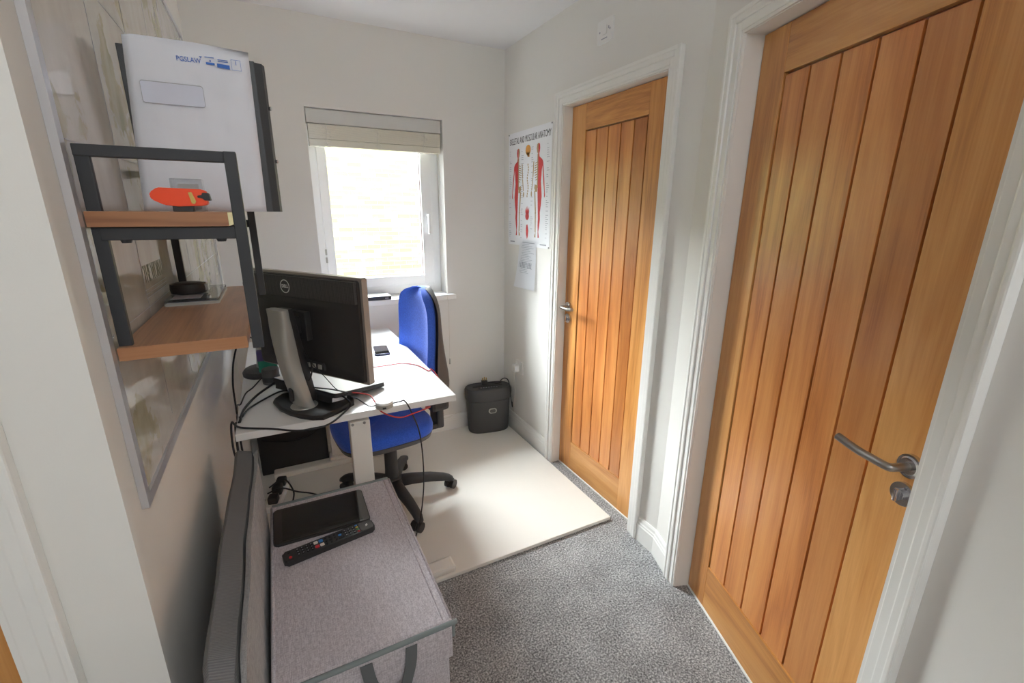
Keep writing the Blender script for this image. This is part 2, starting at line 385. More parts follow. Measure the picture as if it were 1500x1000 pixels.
def lever(root, M, s, z, side, rose_name='handle'):
    T = lambda a, b, c: M @ Vector((a, b, c))
    rose = cyl(T(s, 0, z), T(s, .009, z), .0255, 28); cyl(T(s, .008, z), T(s, .012, z), .022, 28, .018, rose)
    h = obj('handle', rose, 'chrome', root, 40)
    obj('lever', tube(spline([T(s, .008, z), T(s, .045, z), T(s+side*.006, .054, z), T(s+side*.03, .056, z), T(s+side*.075, .058, z+.001), T(s+side*.122, .064, z+.010)], 6), .0088, 14), 'steel', h, 40)
    e = cyl(T(s, 0, z-.066), T(s, .008, z-.066), .0255, 28)
    k = obj('turn_rose', e, 'chrome', root, 40)
    bmk = cyl(T(s, .006, z-.066), T(s, .016, z-.066), .0115, 20); box((s-.0035, .014, z-.080), (s+.0035, .026, z-.052), M, bmk, bev=.002)
    obj('thumb_turn', bmk, 'chrome', k, 40)
def oak_door(name, M, W, cuts, zb, zt, hs, side, rail, label):
    root = thing(name, M @ Vector((0, 0, 0)), label, 'door'); root['kind'] = 'structure'
    T_ = -.040; z0, z1 = .008, DZ-.003; a, b = cuts[0], cuts[-1]
    obj('stile', box((.003, T_, z0), (a, 0, z1), M, bev=.0015), 'oak_vertical', root)
    obj('stile', box((b, T_, z0), (W-.003, 0, z1), M, bev=.0015), 'oak_vertical', root)
    obj('rail', box((a+.0004, T_, z0), (b-.0004, -.0004, zb), M, bev=.0015), rail, root)
    obj('rail', box((a+.0004, T_, zt), (b-.0004, -.0004, z1), M, bev=.0015), rail, root)
    obj('backing_panel', box((a, T_+.005, zb), (b, -.016, zt), M), 'oak_groove', root)
    for i in range(len(cuts)-1):
        g0 = .004 if i else .005
        obj('plank', box((cuts[i]+.0036, -.022, zb+.001), (cuts[i+1]-(.0036 if i < len(cuts)-2 else .010), -.0050, zt-.007), M, bev=.001), 'oak_plank', root)
    if hs is not None: lever(root, M, hs, .978, side)
    return root
oak_door('door_1', M1, W1, [.116, .201, .287, .374, .459, .545], .182, 1.862, .040, 1, 'oak_rail', 'farther oak plank door beside the anatomy poster')
oak_door('door_2', M2, W2, [.110, .204, .302, .402, .502, .608], .190, 1.856, .700, -1, 'oak_rail_angled', 'nearer oak plank door at the right with a curved lever handle')
d3 = oak_door('door_3', M3, W3, [.116, .22, .33, .43, .54, .646], .182, 1.862, None, 1, 'oak_rail', 'sliver of an oak door at the bottom left corner')
bm = box((.0, .0005, .90), (.03, .003, .99), M3); tube([M3 @ Vector((.001, .006, .90)), M3 @ Vector((.001, .006, .99))], .006, 12, bm); obj('hinge', bm, 'chrome', d3)

def skirting(name, a, b, n, label):
    a, b, n = Vector(a), Vector(b), Vector(n).normalized(); u = (b-a); L = u.length; u.normalize()
    prof = [(0, 0), (.016, 0), (.016, .082), (.013, .088), (.013, .094), (.010, .100), (.009, .112), (.005, .120), (0, .120)]
    bm = rings([[a+n*o+Vector((0, 0, z)) for o, z in prof], [b+n*o+Vector((0, 0, z)) for o, z in prof]])
    return struct(name, bm, 'trim_gloss', label, 'skirting board')
skirting('baseboard_back', (XL, YB, 0), (XR, YB, 0), (0, -1, 0), 'white skirting board under the window')
skirting('baseboard_right', (XR, YB-.016, 0), (XR, 2.082+.067, 0), (-1, 0, 0), 'white skirting board beside the shredder')
skirting('baseboard_middle', (XR, 2.082-W1-.067, 0), (XR, BEND.y-.003, 0), (-1, 0, 0), 'short white skirting board between the two oak doors')
pe = P2+N2*WF2
skirting('baseboard_bend', BEND, pe+U2*(-.066), N2, 'short white skirting board on the angled wall beside the nearer door')
skirting('baseboard_left', (XL, .80, 0), (XL, YB-.016, 0), (1, 0, 0), 'white skirting board along the left wall behind the desk')

# ---------------------------------------------------------------- window
win = thing('window_1', (WX0, YB+.10, WZ0), 'white uPVC casement window looking on a pale brick wall', 'window'); win['kind'] = 'structure'
yf = YB+.115
def rect_frame(x0, x1, z0, z1, wl, wr, wb, wt, y0, y1, bev=.004):
    bm = box((x0, y0, z0), (x0+wl, y1, z1), bev=bev); box((x1-wr, y0, z0), (x1, y1, z1), bm=bm, bev=bev)
    box((x0+wl-.002, y0, z0), (x1-wr+.002, y1, z0+wb), bm=bm, bev=bev); box((x0+wl-.002, y0, z1-wt), (x1-wr+.002, y1, z1), bm=bm, bev=bev); return bm
obj('window_frame', rect_frame(WX0, WX1, WZ0, WZ1, .050, .056, .062, .06, yf+.004, yf+.075), 'upvc', win)
obj('sash', rect_frame(.268, .912, 1.026, 1.935, .050, .066, .058, .06, yf-.012, yf+.05), 'upvc', win)
obj('glass_pane', box((.314, yf+.02, 1.08), (.85, yf+.026, 1.88)), 'window_glass', win)
bm = box((.843, yf+.004, 1.085), (.8465, yf+.02, 1.876)); box((.316, yf+.006, 1.085), (.3185, yf+.02, 1.876), bm=bm); obj('gasket', bm, 'gasket', win)
bm = box((.872, yf-.022, 1.40), (.892, yf-.011, 1.47), bev=.003); h = obj('handle_base', bm, 'upvc', win)
obj('handle_grip', tube([(.882, yf-.02, 1.455), (.882, yf-.042, 1.45), (.882, yf-.046, 1.40), (.882, yf-.040, 1.34)], .0085, 10, smooth=4), 'upvc', h, True)
for z in (1.245, 1.20):
    obj('hinge_cover', box((.262, yf-.020, z-.016), (.272, yf-.008, z+.016), bev=.002), 'silver_plastic', win)
s = struct('trim_4', box((.175, YB-.045, WZ0-.033), (1.005, YB+.005, WZ0), bev=.006), 'trim_gloss', 'white window sill board sticking out under the window', 'window sill')
box_ = bmesh.new(); box_.from_mesh(s.data); box((WX0, YB+.004, WZ0-.033), (WX1, YB+.13, WZ0), bm=box_); box_.to_mesh(s.data); box_.free()

# ---------------------------------------------------------------- outside: neighbour's wall
YW = 8.4
bw = thing('brick_wall', (1.7, YW+.1, -.3), 'sunlit pale buff brick wall seen through the window', 'wall'); bw['kind'] = 'structure'
obj('mortar_backing', box((-6, YW+.006, -.3), (9, YW+.2, 3.0)), 'mortar', bw)
bme = bpy.data.meshes.new('brick'); t_ = box((-.1075, -.004, -.0325), (.1075, .05, .0325)); t_.to_mesh(t_ and bme); t_.free(); bme.materials.append(MATS['brick_buff'])
vis, rest = [], []
for c in range(44):
    z = -.3+.0375+.075*c
    for k in range(-34, 34):
        x = 1.7+.225*k+(.1125 if c % 2 else 0)
        (vis if (.15+z*0 < z < 2.45 and .78 < x < 2.62) else rest).append((x, z))
vis.sort(key=lambda q: abs(q[0]-1.65)*1.2+abs(q[1]-1.25)); rest += vis[300:]; vis = vis[:300]
for x, z in vis:
    o = bpy.data.objects.new('brick', bme); COL.objects.link(o); o.parent = bw; o.location = Vector((x, YW, z))-bw.location
bm = bmesh.new()
for x, z in rest:
    vsq = [bm.verts.new((x+a, YW+b, z+c)) for a, b, c in ((-.1075, .006, -.0325), (-.1075, -.004, -.0325), (.1075, -.004, -.0325), (.1075, .006, -.0325), (-.1075, .006, .0325), (-.1075, -.004, .0325), (.1075, -.004, .0325), (.1075, .006, .0325))]
    for f in ((1, 2, 6, 5), (0, 1, 5, 4), (2, 3, 7, 6), (4, 5, 6, 7), (3, 2, 1, 0)): bm.faces.new([vsq[i] for i in f])
tag(obj('brickwork', bm, 'brick_buff', bw), kind='stuff')
struct('ground', box((-8, YB+.35, -.4), (12, 14, -.3)), 'ground_paving', 'paved ground outside the window', 'ground')

# ---------------------------------------------------------------- fill lamp with a ceiling fitting, added unseen behind the viewer
lm = thing('fill_lamp', (.25, -.95, ZC), 'round flush ceiling lamp added unseen behind the viewer as fill light', 'lamp')
obj('fill_lamp_base', lathe([(.001, 0), (.16, 0), (.16, -.02), (.15, -.025), (.001, -.025)], (.25, -.95, ZC)), 'white_plastic', lm, 40)
obj('fill_lamp_shade', lathe([(.15, -.024), (.148, -.05), (.12, -.075), (.07, -.09), (.001, -.093)], (.25, -.95, ZC)), 'fill_lamp_glass', lm, True)
l = light('hall_fill', 'POINT', (.25, -.95, ZC-.28), (0, 0, 0), FILL, shadow_soft_size=.16, color=(.86, .93, 1)); l.parent = lm; l.location = (0, 0, -.28)  # fill light added out of view to brighten the near end

# ================================================================ FURNITURE
BZ = .018
board = obj('floor_board', box((XL+.018, 1.490, .0005), (1.336, YB-.017, BZ), bev=.003), 'board_white', loc=(.5, 1.49, 0))
tag(board, 'large off-white flat board laid over the carpet under the desk', 'floor board')

# ---------------------------------------------------------------- desk
DT = .80
desk = thing('desk', (.19, 2.12, BZ), 'white rectangular desk with flat white steel legs beside the left wall', 'desk')
obj('desktop', box((-.178, 1.536, DT-.025), (.556, 2.70, DT), bev=.0025), 'laminate', desk)
for y in (1.532, 2.625):
    lg = obj('leg', box((.163, y+.012, BZ+.045), (.232, y+.066, DT-.038), bev=.004), 'desk_metal', desk)
    obj('foot', box((-.15, y-.034, BZ), (.522, y+.034, BZ+.032), bev=.010), 'desk_metal', lg)
    obj('foot_bracket', box((.150, y-.012, BZ+.030), (.246, y+.070, BZ+.05), bev=.003), 'desk_metal', lg)
    yy = y+.07
    obj('support_arm', box((-.10, yy-.02, DT-.040), (.48, yy+.02, DT-.0255), bev=.003), 'desk_metal', lg)
obj('crossbar', box((.182, 1.63, DT-.060), (.222, 2.66, DT-.03), bev=.003), 'desk_metal', desk)
for x in (.172, .212):
    obj('bolt', cyl((x, 1.546, DT-.046), (x, 1.541, DT-.046), .005, 10), 'steel', desk)

# ---------------------------------------------------------------- office chair
CC = Vector((.405, 2.12, 0)); fdir = Vector((math.sin(math.radians(-97)), math.cos(math.radians(-97)), 0)); sdir = Vector((-fdir.y, fdir.x, 0))
ch = thing('office_chair', (CC.x, CC.y, BZ), 'blue upholstered swivel office chair on five castors at the desk', 'chair')
CH = frame(CC, fdir, sdir, (0, 0, 1))      # local x = forward, y = the sitter's left, z = up
def pad(outline_fn, zs, M, bm=None): return rings([[M @ Vector(p) for p in outline_fn(z)] for z in zs], bm=bm)
def seat_ring(scale, z, cx=.035):
    return [Vector((cx+(.225*scale)*math.copysign(abs(math.cos(t))**.55, math.cos(t)), (.235*scale)*math.copysign(abs(math.sin(t))**.6, math.sin(t)), z+(.0 if math.cos(t) < .6 else -.018*(math.cos(t)-.6)/.4))) for t in [2*pi*k/40 for k in range(40)]]
SZ = .500
obj('seat', rings([[CH @ p for p in seat_ring(s_, SZ+z_)] for s_, z_ in ((.90, -.062), (.99, -.05), (1.0, -.03), (.985, -.012), (.93, -.001), (.80, .004), (.5, .001), (.1, -.002))]), 'chair_blue', ch, True)
obj('seat_shell', rings([[CH @ p for p in seat_ring(s_, SZ+z_)] for s_, z_ in ((.45, -.098), (.86, -.09), (.96, -.076), (.985, -.056), (.93, -.05))]), 'grey_plastic', ch, 40)
obj('tilt_mechanism', box((-.14, -.075, SZ-.145), (.10, .075, SZ-.09), CH, bev=.012), 'dark_plastic', ch)
obj('height_lever', tube([CH @ Vector(q) for q in ((.05, -.05, SZ-.12), (.06, -.17, SZ-.122), (.06, -.24, SZ-.118))], .007, 8, smooth=3), 'dark_plastic', ch, True)
bx, by = CC.x, CC.y
obj('gas_lift', lathe([(.015, SZ-.12), (.022, SZ-.122), (.022, .36), (.031, .358), (.033, .20), (.036, .15), (.036, .085), (.02, .08)], (bx, by, 0), 24), 'dark_plastic', ch, 40)
obj('base_hub', lathe([(.02, .075), (.055, .08), (.058, .10), (.056, .135), (.044, .155), (.034, .158)], (bx, by, 0), 24), 'dark_plastic', ch, 40)
for i in range(5):
    a = math.radians(-8+72*i); d = Vector((math.cos(a), math.sin(a), 0)); n_ = Vector((-d.y, d.x, 0)); c0 = Vector((bx, by, 0))
    lp = []
    for r_, z_, w_, h_ in ((.03, .122, .030, .030), (.10, .122, .027, .028), (.20, .112, .024, .024), (.27, .097, .022, .020), (.30, .085, .021, .018), (.318, .076, .016, .012)):
        ctr = c0+d*r_+Vector((0, 0, z_))
        lp.append([ctr+n_*w_*math.copysign(abs(math.cos(t))**.7, math.cos(t))+Vector((0, 0, h_*math.copysign(abs(math.sin(t))**.7, math.sin(t)))) for t in [2*pi*k/16 for k in range(16)]])
    lg = obj('base_leg', rings(lp), 'dark_plastic', ch, True)
    wc = c0+d*.298; ta = a+.8+i*1.1; td = Vector((math.cos(ta), math.sin(ta), 0)); wn_ = Vector((-td.y, td.x, 0)); wc = wc+td*.012; z = BZ+.026
    bm = cyl(wc+wn_*.007+Vector((0, 0, z)), wc+wn_*.026+Vector((0, 0, z)), .025, 20); cyl(wc-wn_*.007+Vector((0, 0, z)), wc-wn_*.026+Vector((0, 0, z)), .025, 20, bm=bm)
    cyl(wc-wn_*.01+Vector((0, 0, z)), wc+wn_*.01+Vector((0, 0, z)), .018, 14, bm=bm); cyl(c0+d*.298+Vector((0, 0, z)), c0+d*.298+Vector((0, 0, .085)), .010, 12, bm=bm)
    hood = [wc+Vector((0, 0, z))+(td*math.cos(t)+Vector((0, 0, 1))*math.sin(t))*.030 for t in [pi*(-.05+k*.85/10) for k in range(11)]]
    rings([[p-wn_*.007 for p in hood], [p+wn_*.007 for p in hood], [p*.0+(wc+Vector((0, 0, z)))+(p-(wc+Vector((0, 0, z))))*.6+wn_*.007 for p in hood], [p*.0+(wc+Vector((0, 0, z)))+(p-(wc+Vector((0, 0, z))))*.6-wn_*.007 for p in hood], [p-wn_*.007 for p in hood]], closed_loop=False, cap=False, bm=bm)
    obj('caster', bm, 'black_plastic', lg, 40)
# backrest: pad and shell skinned from stacked outlines
def back_half(v):          # half width up the back, v in 0..1
    return .182*min(1, (1-max(0, (v-.72)/.28)**2.6))**.5 if v > .72 else .182-.02*max(0, (.25-v)/.25)
def back_x(v): return -.216-.010*(v-.35)+.008*math.exp(-((v-.28)/.2)**2)
BH0, BH1 = .60, 1.125
def back_ring(v, front, thick, grow):
    z = BH0+(BH1-BH0)*v; hw = max(back_half(min(v, .995))+grow, .012); out = []
    for k in range(15):
        t = -1+2*k/14; e = abs(t)
        out.append(Vector((back_x(v)+front+.026*e**3, hw*t, z)))
    for k in range(15):
        t = 1-2*k/14; out.append(Vector((back_x(v)+front-thick+.026*abs(t)**3+.012*abs(t)**8, hw*t*.985, z)))
    return [CH @ p for p in out]
vv = [0, .02, .06, .15, .25, .35, .45, .55, .65, .72, .80, .87, .92, .96, .985, 1.0]
def tk(v, m): return m*(1 if .06 < v < .93 else (.55 if v < .03 or v > .97 else .85))
bm = rings([back_ring(v, tk(v, .048)-.01, tk(v, .048), 0) for v in vv if v >= .15]); obj('backrest', bm, 'chair_blue', ch, 60)
bm = rings([back_ring(v, -.011, .020+.050*math.exp(-((v-.12)/.36)**2), .010-.004*(v > .9)) for v in vv]); obj('backrest_shell', bm, 'grey_plastic', ch, 60)
bm = box((-.27, -.045, SZ-.125), (-.10, .045, SZ-.095), CH, bev=.008); box((-.285, -.05, SZ-.125), (-.245, .05, .74), CH, bm, bev=.012)
obj('back_bracket', bm, 'dark_plastic', ch)
obj('bracket_cover', box((-.300, -.090, .49), (-.200, .090, .63), CH, bev=.02), 'dark_plastic', ch)

# ---------------------------------------------------------------- ottoman
OX0, OX1, OY0, OY1, OZ = -.112, .272, .815, 1.486, .55
ot = thing('storage_ottoman', (.08, 1.15, 0), 'mauve-grey fabric storage box bench carrying a tablet and a remote', 'ottoman')
def sag(bm, amp):
    for v in bm.verts:
        if v.co.z > OZ-.012: v.co.z -= amp*math.sin(pi*min(1, max(0, (v.co.x-OX0)/(OX1-OX0))))*math.sin(pi*min(1, max(0, (v.co.y-OY0)/(OY1-OY0))))
    return bm
obj('body', box((OX0+.008, OY0+.012, .0), (OX1-.008, OY1-.008, OZ-.030), bev=.006), 'ottoman_fabric', ot)
bm = box((OX0, OY0, OZ-.045), (OX1, OY1, OZ), bev=.008); obj('lid', bm, 'ottoman_fabric', ot)
obj('front_flap', box((OX0+.004, OY0-.004, OZ-.105), (OX1-.004, OY0+.004, OZ-.012), bev=.003), 'ottoman_fabric', ot)
obj('edge_piping', tube([(OX0+.01, OY0-.003, OZ-.004), (.08, OY0-.006, OZ-.002), (OX1-.01, OY0-.003, OZ-.004), (OX1, OY0+.004, OZ-.014), (OX1, OY0+.006, OZ-.05)], .006, 10, smooth=6), 'trim_ribbon', ot, True)
for x_, r_ in ((OX1-.003, .0035), (OX1-.022, .0022), (OX0+.006, .004)): obj('seam', tube([(x_, OY0+.01, OZ-.001), (x_, OY1-.01, OZ-.001)], r_, 8), 'ottoman_fabric', ot, True)
obj('rear_piping', tube([(OX0+.006, OY1-.004, OZ-.004), (OX1-.006, OY1-.004, OZ-.004)], .008, 10), 'trim_ribbon', ot, True)
def strap(x0, x1, z1):
    path = spline([(x0, OY0-.006, OZ-.02), (x0+.01, OY0-.014, OZ-.08), ((x0+x1)/2, OY0-.022, z1), (x1-.01, OY0-.014, OZ-.08), (x1, OY0-.006, OZ-.02)], 6)
    return rings([[p+Vector((-.013, 0, 0)), p+Vector((.013, 0, 0)), p+Vector((.013, .002, 0)), p+Vector((-.013, .002, 0))] for p in path])
obj('strap_handle', strap(.07, .17, OZ-.17), 'dark_ribbon', ot)

# cushion standing between the ottoman and the wall
cu = thing('seat_cushion', (-.155, 1.10, 0), 'grey corduroy-edged cushion standing upright between wall and storage bench', 'cushion')
def cush(y0, y1, ny, f0, f1, mat, name, par, grow=0):
    loops = []
    for k in range(ny+1):
        t = k/ny; ring = []
        wob = .002*math.sin(t*9)+.001*math.sin(t*23+1); zt = .775+.012*math.sin(t*5.2+.6)+.003*math.sin(t*23)-(.008 if name == 'front_panel' else 0)
        endr = min(1, min(t, 1-t)*ny/3)**.5
        prof = [(f0, 0, 1), (f1, 0, 1), (f1, .2, 1), (f1, .45, 1), (f1, .65, 1), (f1, .82, 1), (f1-.002, .93, 1), (f1-.008, .985, 1), (f0+.012, 1.0, 1), (f0+.003, .985, 1), (f0, .93, 1), (f0, .65, 1), (f0, .4, 1), (f0, .2, 1)]
        for x, vz, _ in prof:
            xm = (f0+f1)/2; puff = .0
            if name == 'front_panel' and x > xm: puff = .003*abs(math.sin(t*pi*9))*abs(math.sin(vz*pi*5))**.6
            y = y0+(y1-y0)*t + (.065*vz*t)
            ring.append(Vector((xm+(x-xm)*(.55+.45*endr)+wob*vz+puff, y, zt*vz*(.94+.06*endr))))
        loops.append(ring)
    return obj(name, rings(loops), mat, par, 50)
cush(.665, 1.475, 54, -.186, -.129, 'corduroy', 'gusset', cu)
cush(.672, 1.470, 54, -.133, -.1245, 'cushion_front', 'front_panel', cu)

# ---------------------------------------------------------------- tablet and remote
tz = OZ+.0008
ta_, tb_, td_ = onz(400, 748, tz+.008), onz(529, 715.5, tz+.008), onz(403.5, 803, tz+.008)
ux = (tb_-ta_).normalized(); uy = Vector((-ux.y, ux.x, 0)); TL = (tb_-ta_).length; TWd = .178
TM = frame((ta_.x, ta_.y, tz), ux, -uy, (0, 0, 1))
tab = thing('tablet', TM @ Vector((TL/2, TWd/2, 0)), 'black tablet lying face up on the storage bench', 'tablet')
obj('tablet_body', prism(rrect(0, 0, TL, TWd, .012), 0, .0072, TM, bev=.0018), 'black_plastic', tab, 40)
obj('tablet_glass', prism(rrect(.002, .002, TL-.002, TWd-.002, .011), .0070, .0082, TM), 'tablet_glass', tab)
obj('display', prism(rrect(.024, .011, TL-.024, TWd-.011, .001, 1), .0080, .0084, TM), 'screen_black', tab)
ra, rb = onz(417, 824, tz+.018), onz(550, 770, tz+.018)
ux = (rb-ra).normalized(); uy = Vector((-ux.y, ux.x, 0)); RL = (rb-ra).length; RW = .044
RM = frame((ra.x, ra.y, tz), ux, uy, (0, 0, 1))
rem = thing('remote_control', RM @ Vector((RL/2, RW/2, 0)), 'black television remote with coloured buttons beside the tablet', 'remote')
obj('remote_body', prism(rrect(0, 0, RL, RW, .009), 0, .017, RM, bev=.0035), 'black_plastic', rem, 40)
obj('end_plate', prism(rrect(RL-.040, .003, RL-.003, RW-.003, .006), .0168, .0178, RM), 'grey_plastic', rem)
obj('logo_mark', prism([(RL-.024, .016), (RL-.017, .019), (RL-.016, .028), (RL-.022, .026)], .0177, .0180, RM), 'ink_white', rem)
def button(x, y, w_, h_, mat, name='button', rr=.0018): obj(name, prism(rrect(x-w_/2, y-h_/2, x+w_/2, y+h_/2, min(rr, w_/2.01, h_/2.01), 3), .0165, .0192, RM), mat, rem)
k = RL/.26
for i in range(4):
    for j in range(3):
        button((.040+.0125*i)*k, .011+.011*j, .0085, .0068, 'button_black'); button((.175+.0125*i)*k, .0105+.0105*j, .0085, .0066, 'button_black')
        b = RM @ Vector(((.040+.0125*i)*k, .011+.011*j, .0193))
        for q0 in (.040, .175): obj('button_print', prism(rrect((q0+.0125*i)*k-.0014, .0095+.011*j, (q0+.0125*i)*k+.0014, .0125+.011*j, .0006, 1), .0191, .0194, RM), 'ink_grey', rem)
button(.018*k, .034, .008, .006, 'button_black'); button(.018*k, .012, .008, .008, 'button_red', rr=.004)
for (x, y, mt) in ((.0905, .0125, 'button_red'), (.1045, .0125, 'button_white'), (.0905, .0305, 'button_white'), (.1045, .0305, 'button_blue')): button(x*k, y, .011, .010, mt)
button(.131*k, .022, .011, .011, 'button_black', rr=.005)
for dx, dy in ((-.012, 0), (.012, 0), (0, -.0125), (0, .0125), (-.013, -.013), (-.013, .013), (.013, .013), (.014, -.012)): button(.131*k+dx, .022+dy, .007, .0065, 'button_black', rr=.003)
button(.160*k, .011, .018, .008, 'button_black', rr=.003); button(.160*k, .035, .018, .008, 'button_black', rr=.003); button(.158*k, .023, .009, .007, 'button_blue', rr=.003)
for y, mt in ((.009, 'button_red'), (.018, 'button_green'), (.027, 'button_yellow'), (.036, 'button_blue')): button(RL-.047, y, .0075, .0065, mt, rr=.003)

# ================================================================ WALL MAP AND SHELVES
MY0, MY1, MZ0, MZ1 = .866, 2.60, .992, 2.19
mp_ = thing('framed_map', (XL, 1.7, MZ0), 'large framed world map in a silver frame on the left wall', 'map')
obj('map_sheet', box((XL+.001, MY0+.004, MZ0+.004), (XL+.006, MY1-.004, MZ1-.004)), 'map_print', mp_)
fw = .019
bm = box((XL+.0005, MY0, MZ0), (XL+.011, MY0+fw, MZ1)); box((XL+.0005, MY1-fw, MZ0), (XL+.011, MY1, MZ1), bm=bm)
box((XL+.0005, MY0+fw, MZ0), (XL+.011, MY1-fw, MZ0+fw), bm=bm); box((XL+.0005, MY0+fw, MZ1-fw), (XL+.011, MY1-fw, MZ1), bm=bm)
obj('map_frame', bm, 'frame_silver', mp_)
MW = frame((XL+.0064, 0, 0), (0, 1, 0), (0, 0, 1), (1, 0, 0))     # local x = along the wall, y = up
text('title_lettering', 'THE WORLD', .052, MW @ Matrix.Translation((1.27, 1.345, 0)), 'ink_map', mp_, sx=.62)
bm = bmesh.new()
for z in (1.30, 1.308, 1.316): prism([(1.16, z), (1.38, z), (1.38, z+.0015), (1.16, z+.0015)], -.0002, .0002, MW, bm)
for q in range(1, 6):
    y = MY0+.3*q
    prism([(y, MZ0+.05), (y+.0015, MZ0+.05), (y+.0015, MZ1-.05), (y, MZ1-.05)], -.0002, .0001, MW, bm)
for q in range(1, 4):
    z = MZ0+.29*q; prism([(MY0+.04, z), (MY1-.04, z), (MY1-.04, z+.0015), (MY0+.04, z+.0015)], -.0002, .0001, MW, bm)
obj('grid_lines', bm, 'ink_grey', mp_)

sh = thing('shelf_unit', (-.15, .90, 1.245), 'black metal framed wall shelf with two wooden boards over the map', 'shelf')
SX0, SX1 = XL+.012, -.036; SZ0, SZ1 = 1.242, 1.567; bt = .022
for y, nm in ((.893, 0), (1.482, 1)):
    bm = box((SX0, y+.008, SZ0), (SX0+bt*.8, y+.020, SZ1), bev=.0015); box((SX1-bt*.8, y, SZ0), (SX1, y+.020, SZ1), bm=bm, bev=.0015)
    box((SX0, y+.006, SZ1-bt*.75), (SX1-.001, y+.021, SZ1), bm=bm, bev=.0015); box((SX0+.01, y+.004, 1.432), (SX1-.01, y+.022, 1.4515), bm=bm, bev=.0015)
    f_ = obj('metal_frame', bm, 'black_metal', sh)
    for x in (-.20, -.075): obj('bolt', lathe([(.001, -.005), (.006, -.005), (.008, 0), (.001, 0)], (x, y+.013, 1.4325), 12), 'black_metal', f_)
def shelf_board(z0, z1, y0, y1):
    x0, x1 = SX0+.0, -.060
    b = obj('shelf_board', box((x0, y0+.0012, z0), (x1, y1, z1), bev=.001), 'shelf_top', sh)
    obj('edge_band', box((x0, y0, z0+.0005), (x1, y0+.001, z1-.0005)), 'shelf_edge', b)
shelf_board(1.452, 1.4745, .888, 1.500); shelf_board(1.2455, 1.267, .888, 1.515)
SU, SLo = 1.4745, 1.267
# envelope, leaning on a binder
lean = .02
EM = frame((-.228, 1.212, SU), (1, 0, 0), Vector((0, lean, 1)).normalized(), Vector((0, -1, lean)).normalized())
env = thing('envelope', EM @ Vector((.11, 0, 0)), 'large white window envelope standing on the upper shelf', 'envelope')
EW, EH = .224, .322
out = [(0, 0), (EW, -.0), (EW+.001, .1), (EW-.001, .22), (EW-.003, EH-.022), (EW-.013, EH-.010), (EW-.03, EH-.004), (EW*.6, EH+.004), (.03, EH+.003), (.006, EH), (0, EH-.010), (.003, .2), (0, .1)]
bm = bmesh.new(); g = [[None]*17 for _ in range(25)]
def env_edge(v):
    l_ = .0015*math.sin(v*.6); r_ = EW
    return l_, r_
for i in range(25):
    for j in range(17):
        x = EW*j/16; y = EH*i/24; x += (y/EH)*(.019*(1-j/16)+.005*j/16)
        if i == 24: y += .004*math.sin(j*.9)-(.010 if j > 14 else 0)-(.004 if j > 12 else 0)
        e = min(j, 16-j, i, 24-i)
        z = .010*(1-math.exp(-e*.9))+.0015*math.sin(i*1.3+j*.7)*min(1, e/3)+.001*math.sin(j*2.1)*min(1, e/3)
        g[i][j] = bm.verts.new(EM @ Vector((x, y, z)))
for i in range(24):
    for j in range(16): bm.faces.new((g[i][j], g[i][j+1], g[i+1][j+1], g[i+1][j]))
bk = [[bm.verts.new(EM @ Vector((EW*j/16+(i/24)*(.019*(1-j/16)+.005*j/16), EH*i/24, -.002))) for j in (0, 16)] for i in (0, 24)]
bm.faces.new((bk[0][0], bk[1][0], bk[1][1], bk[0][1]))
bm.faces.new([g[0][j] for j in range(17)]+[bk[0][1], bk[0][0]]); bm.faces.new([g[24][j] for j in range(17)]+[bk[1][1], bk[1][0]])
bm.faces.new([g[i][0] for i in range(25)]+[bk[1][0], bk[0][0]]); bm.faces.new([g[i][16] for i in range(25)]+[bk[1][1], bk[0][1]])
obj('paper_sleeve', bm, 'envelope_paper', env, True)
ez = .0122
EL = EM @ Matrix.Translation((0, 0, ez))
obj('address_window', prism(rrect(.036, .205, .138, .243, .004), -.0006, .0002, EL), 'window_film', env)
obj('window_edge', rings([[EL @ Vector((x, y, .0004)) for x, y in rrect(.036, .205, .138, .243, .004)], [EL @ Vector((x, y, .0004)) for x, y in rrect(.035, .204, .139, .2445, .005)]], cap=False), 'ink_grey', env)
text('sender_lettering', 'PGSLAW', .0125, EL @ Matrix.Translation((.122, .290, .0)), 'ink_blue', env, sx=.85)
obj('sender_mark', prism([(.141, .294), (.146, .299), (.1405, .299), (.143, .2965)], -.0002, .0003, EL), 'ink_blue', env)
bm = prism(rrect(.151, .286, .166, .290, .001), -.0002, .0003, EL); prism(ell(.159, .293, .0015, .0015, 8), -.0002, .0003, EL, bm)
prism([(.170, .283), (.192, .2815), (.192, .289), (.170, .290)], -.0002, .0003, EL, bm)
for y in (.2935, .2965): prism([(.172, y), (.190, y), (.190, y+.0012), (.172, y+.0012)], -.0002, .0003, EL, bm)
prism([(.150, .2985), (.166, .2985), (.166, .2998), (.150, .2998)], -.0002, .0003, EL, bm)
for a, b, c, d in ((.1955, .281, .2125, .2815), (.1955, .300, .2125, .3005), (.1955, .281, .196, .3005), (.212, .281, .2125, .3005)): prism([(a, b), (c, b), (c, d), (a, d)], -.0002, .0003, EL, bm)
obj('postage_print', bm, 'ink_blue', env)
text('postage_numeral', '1', .011, EL @ Matrix.Translation((.204, .2945, 0)), 'ink_blue', env)
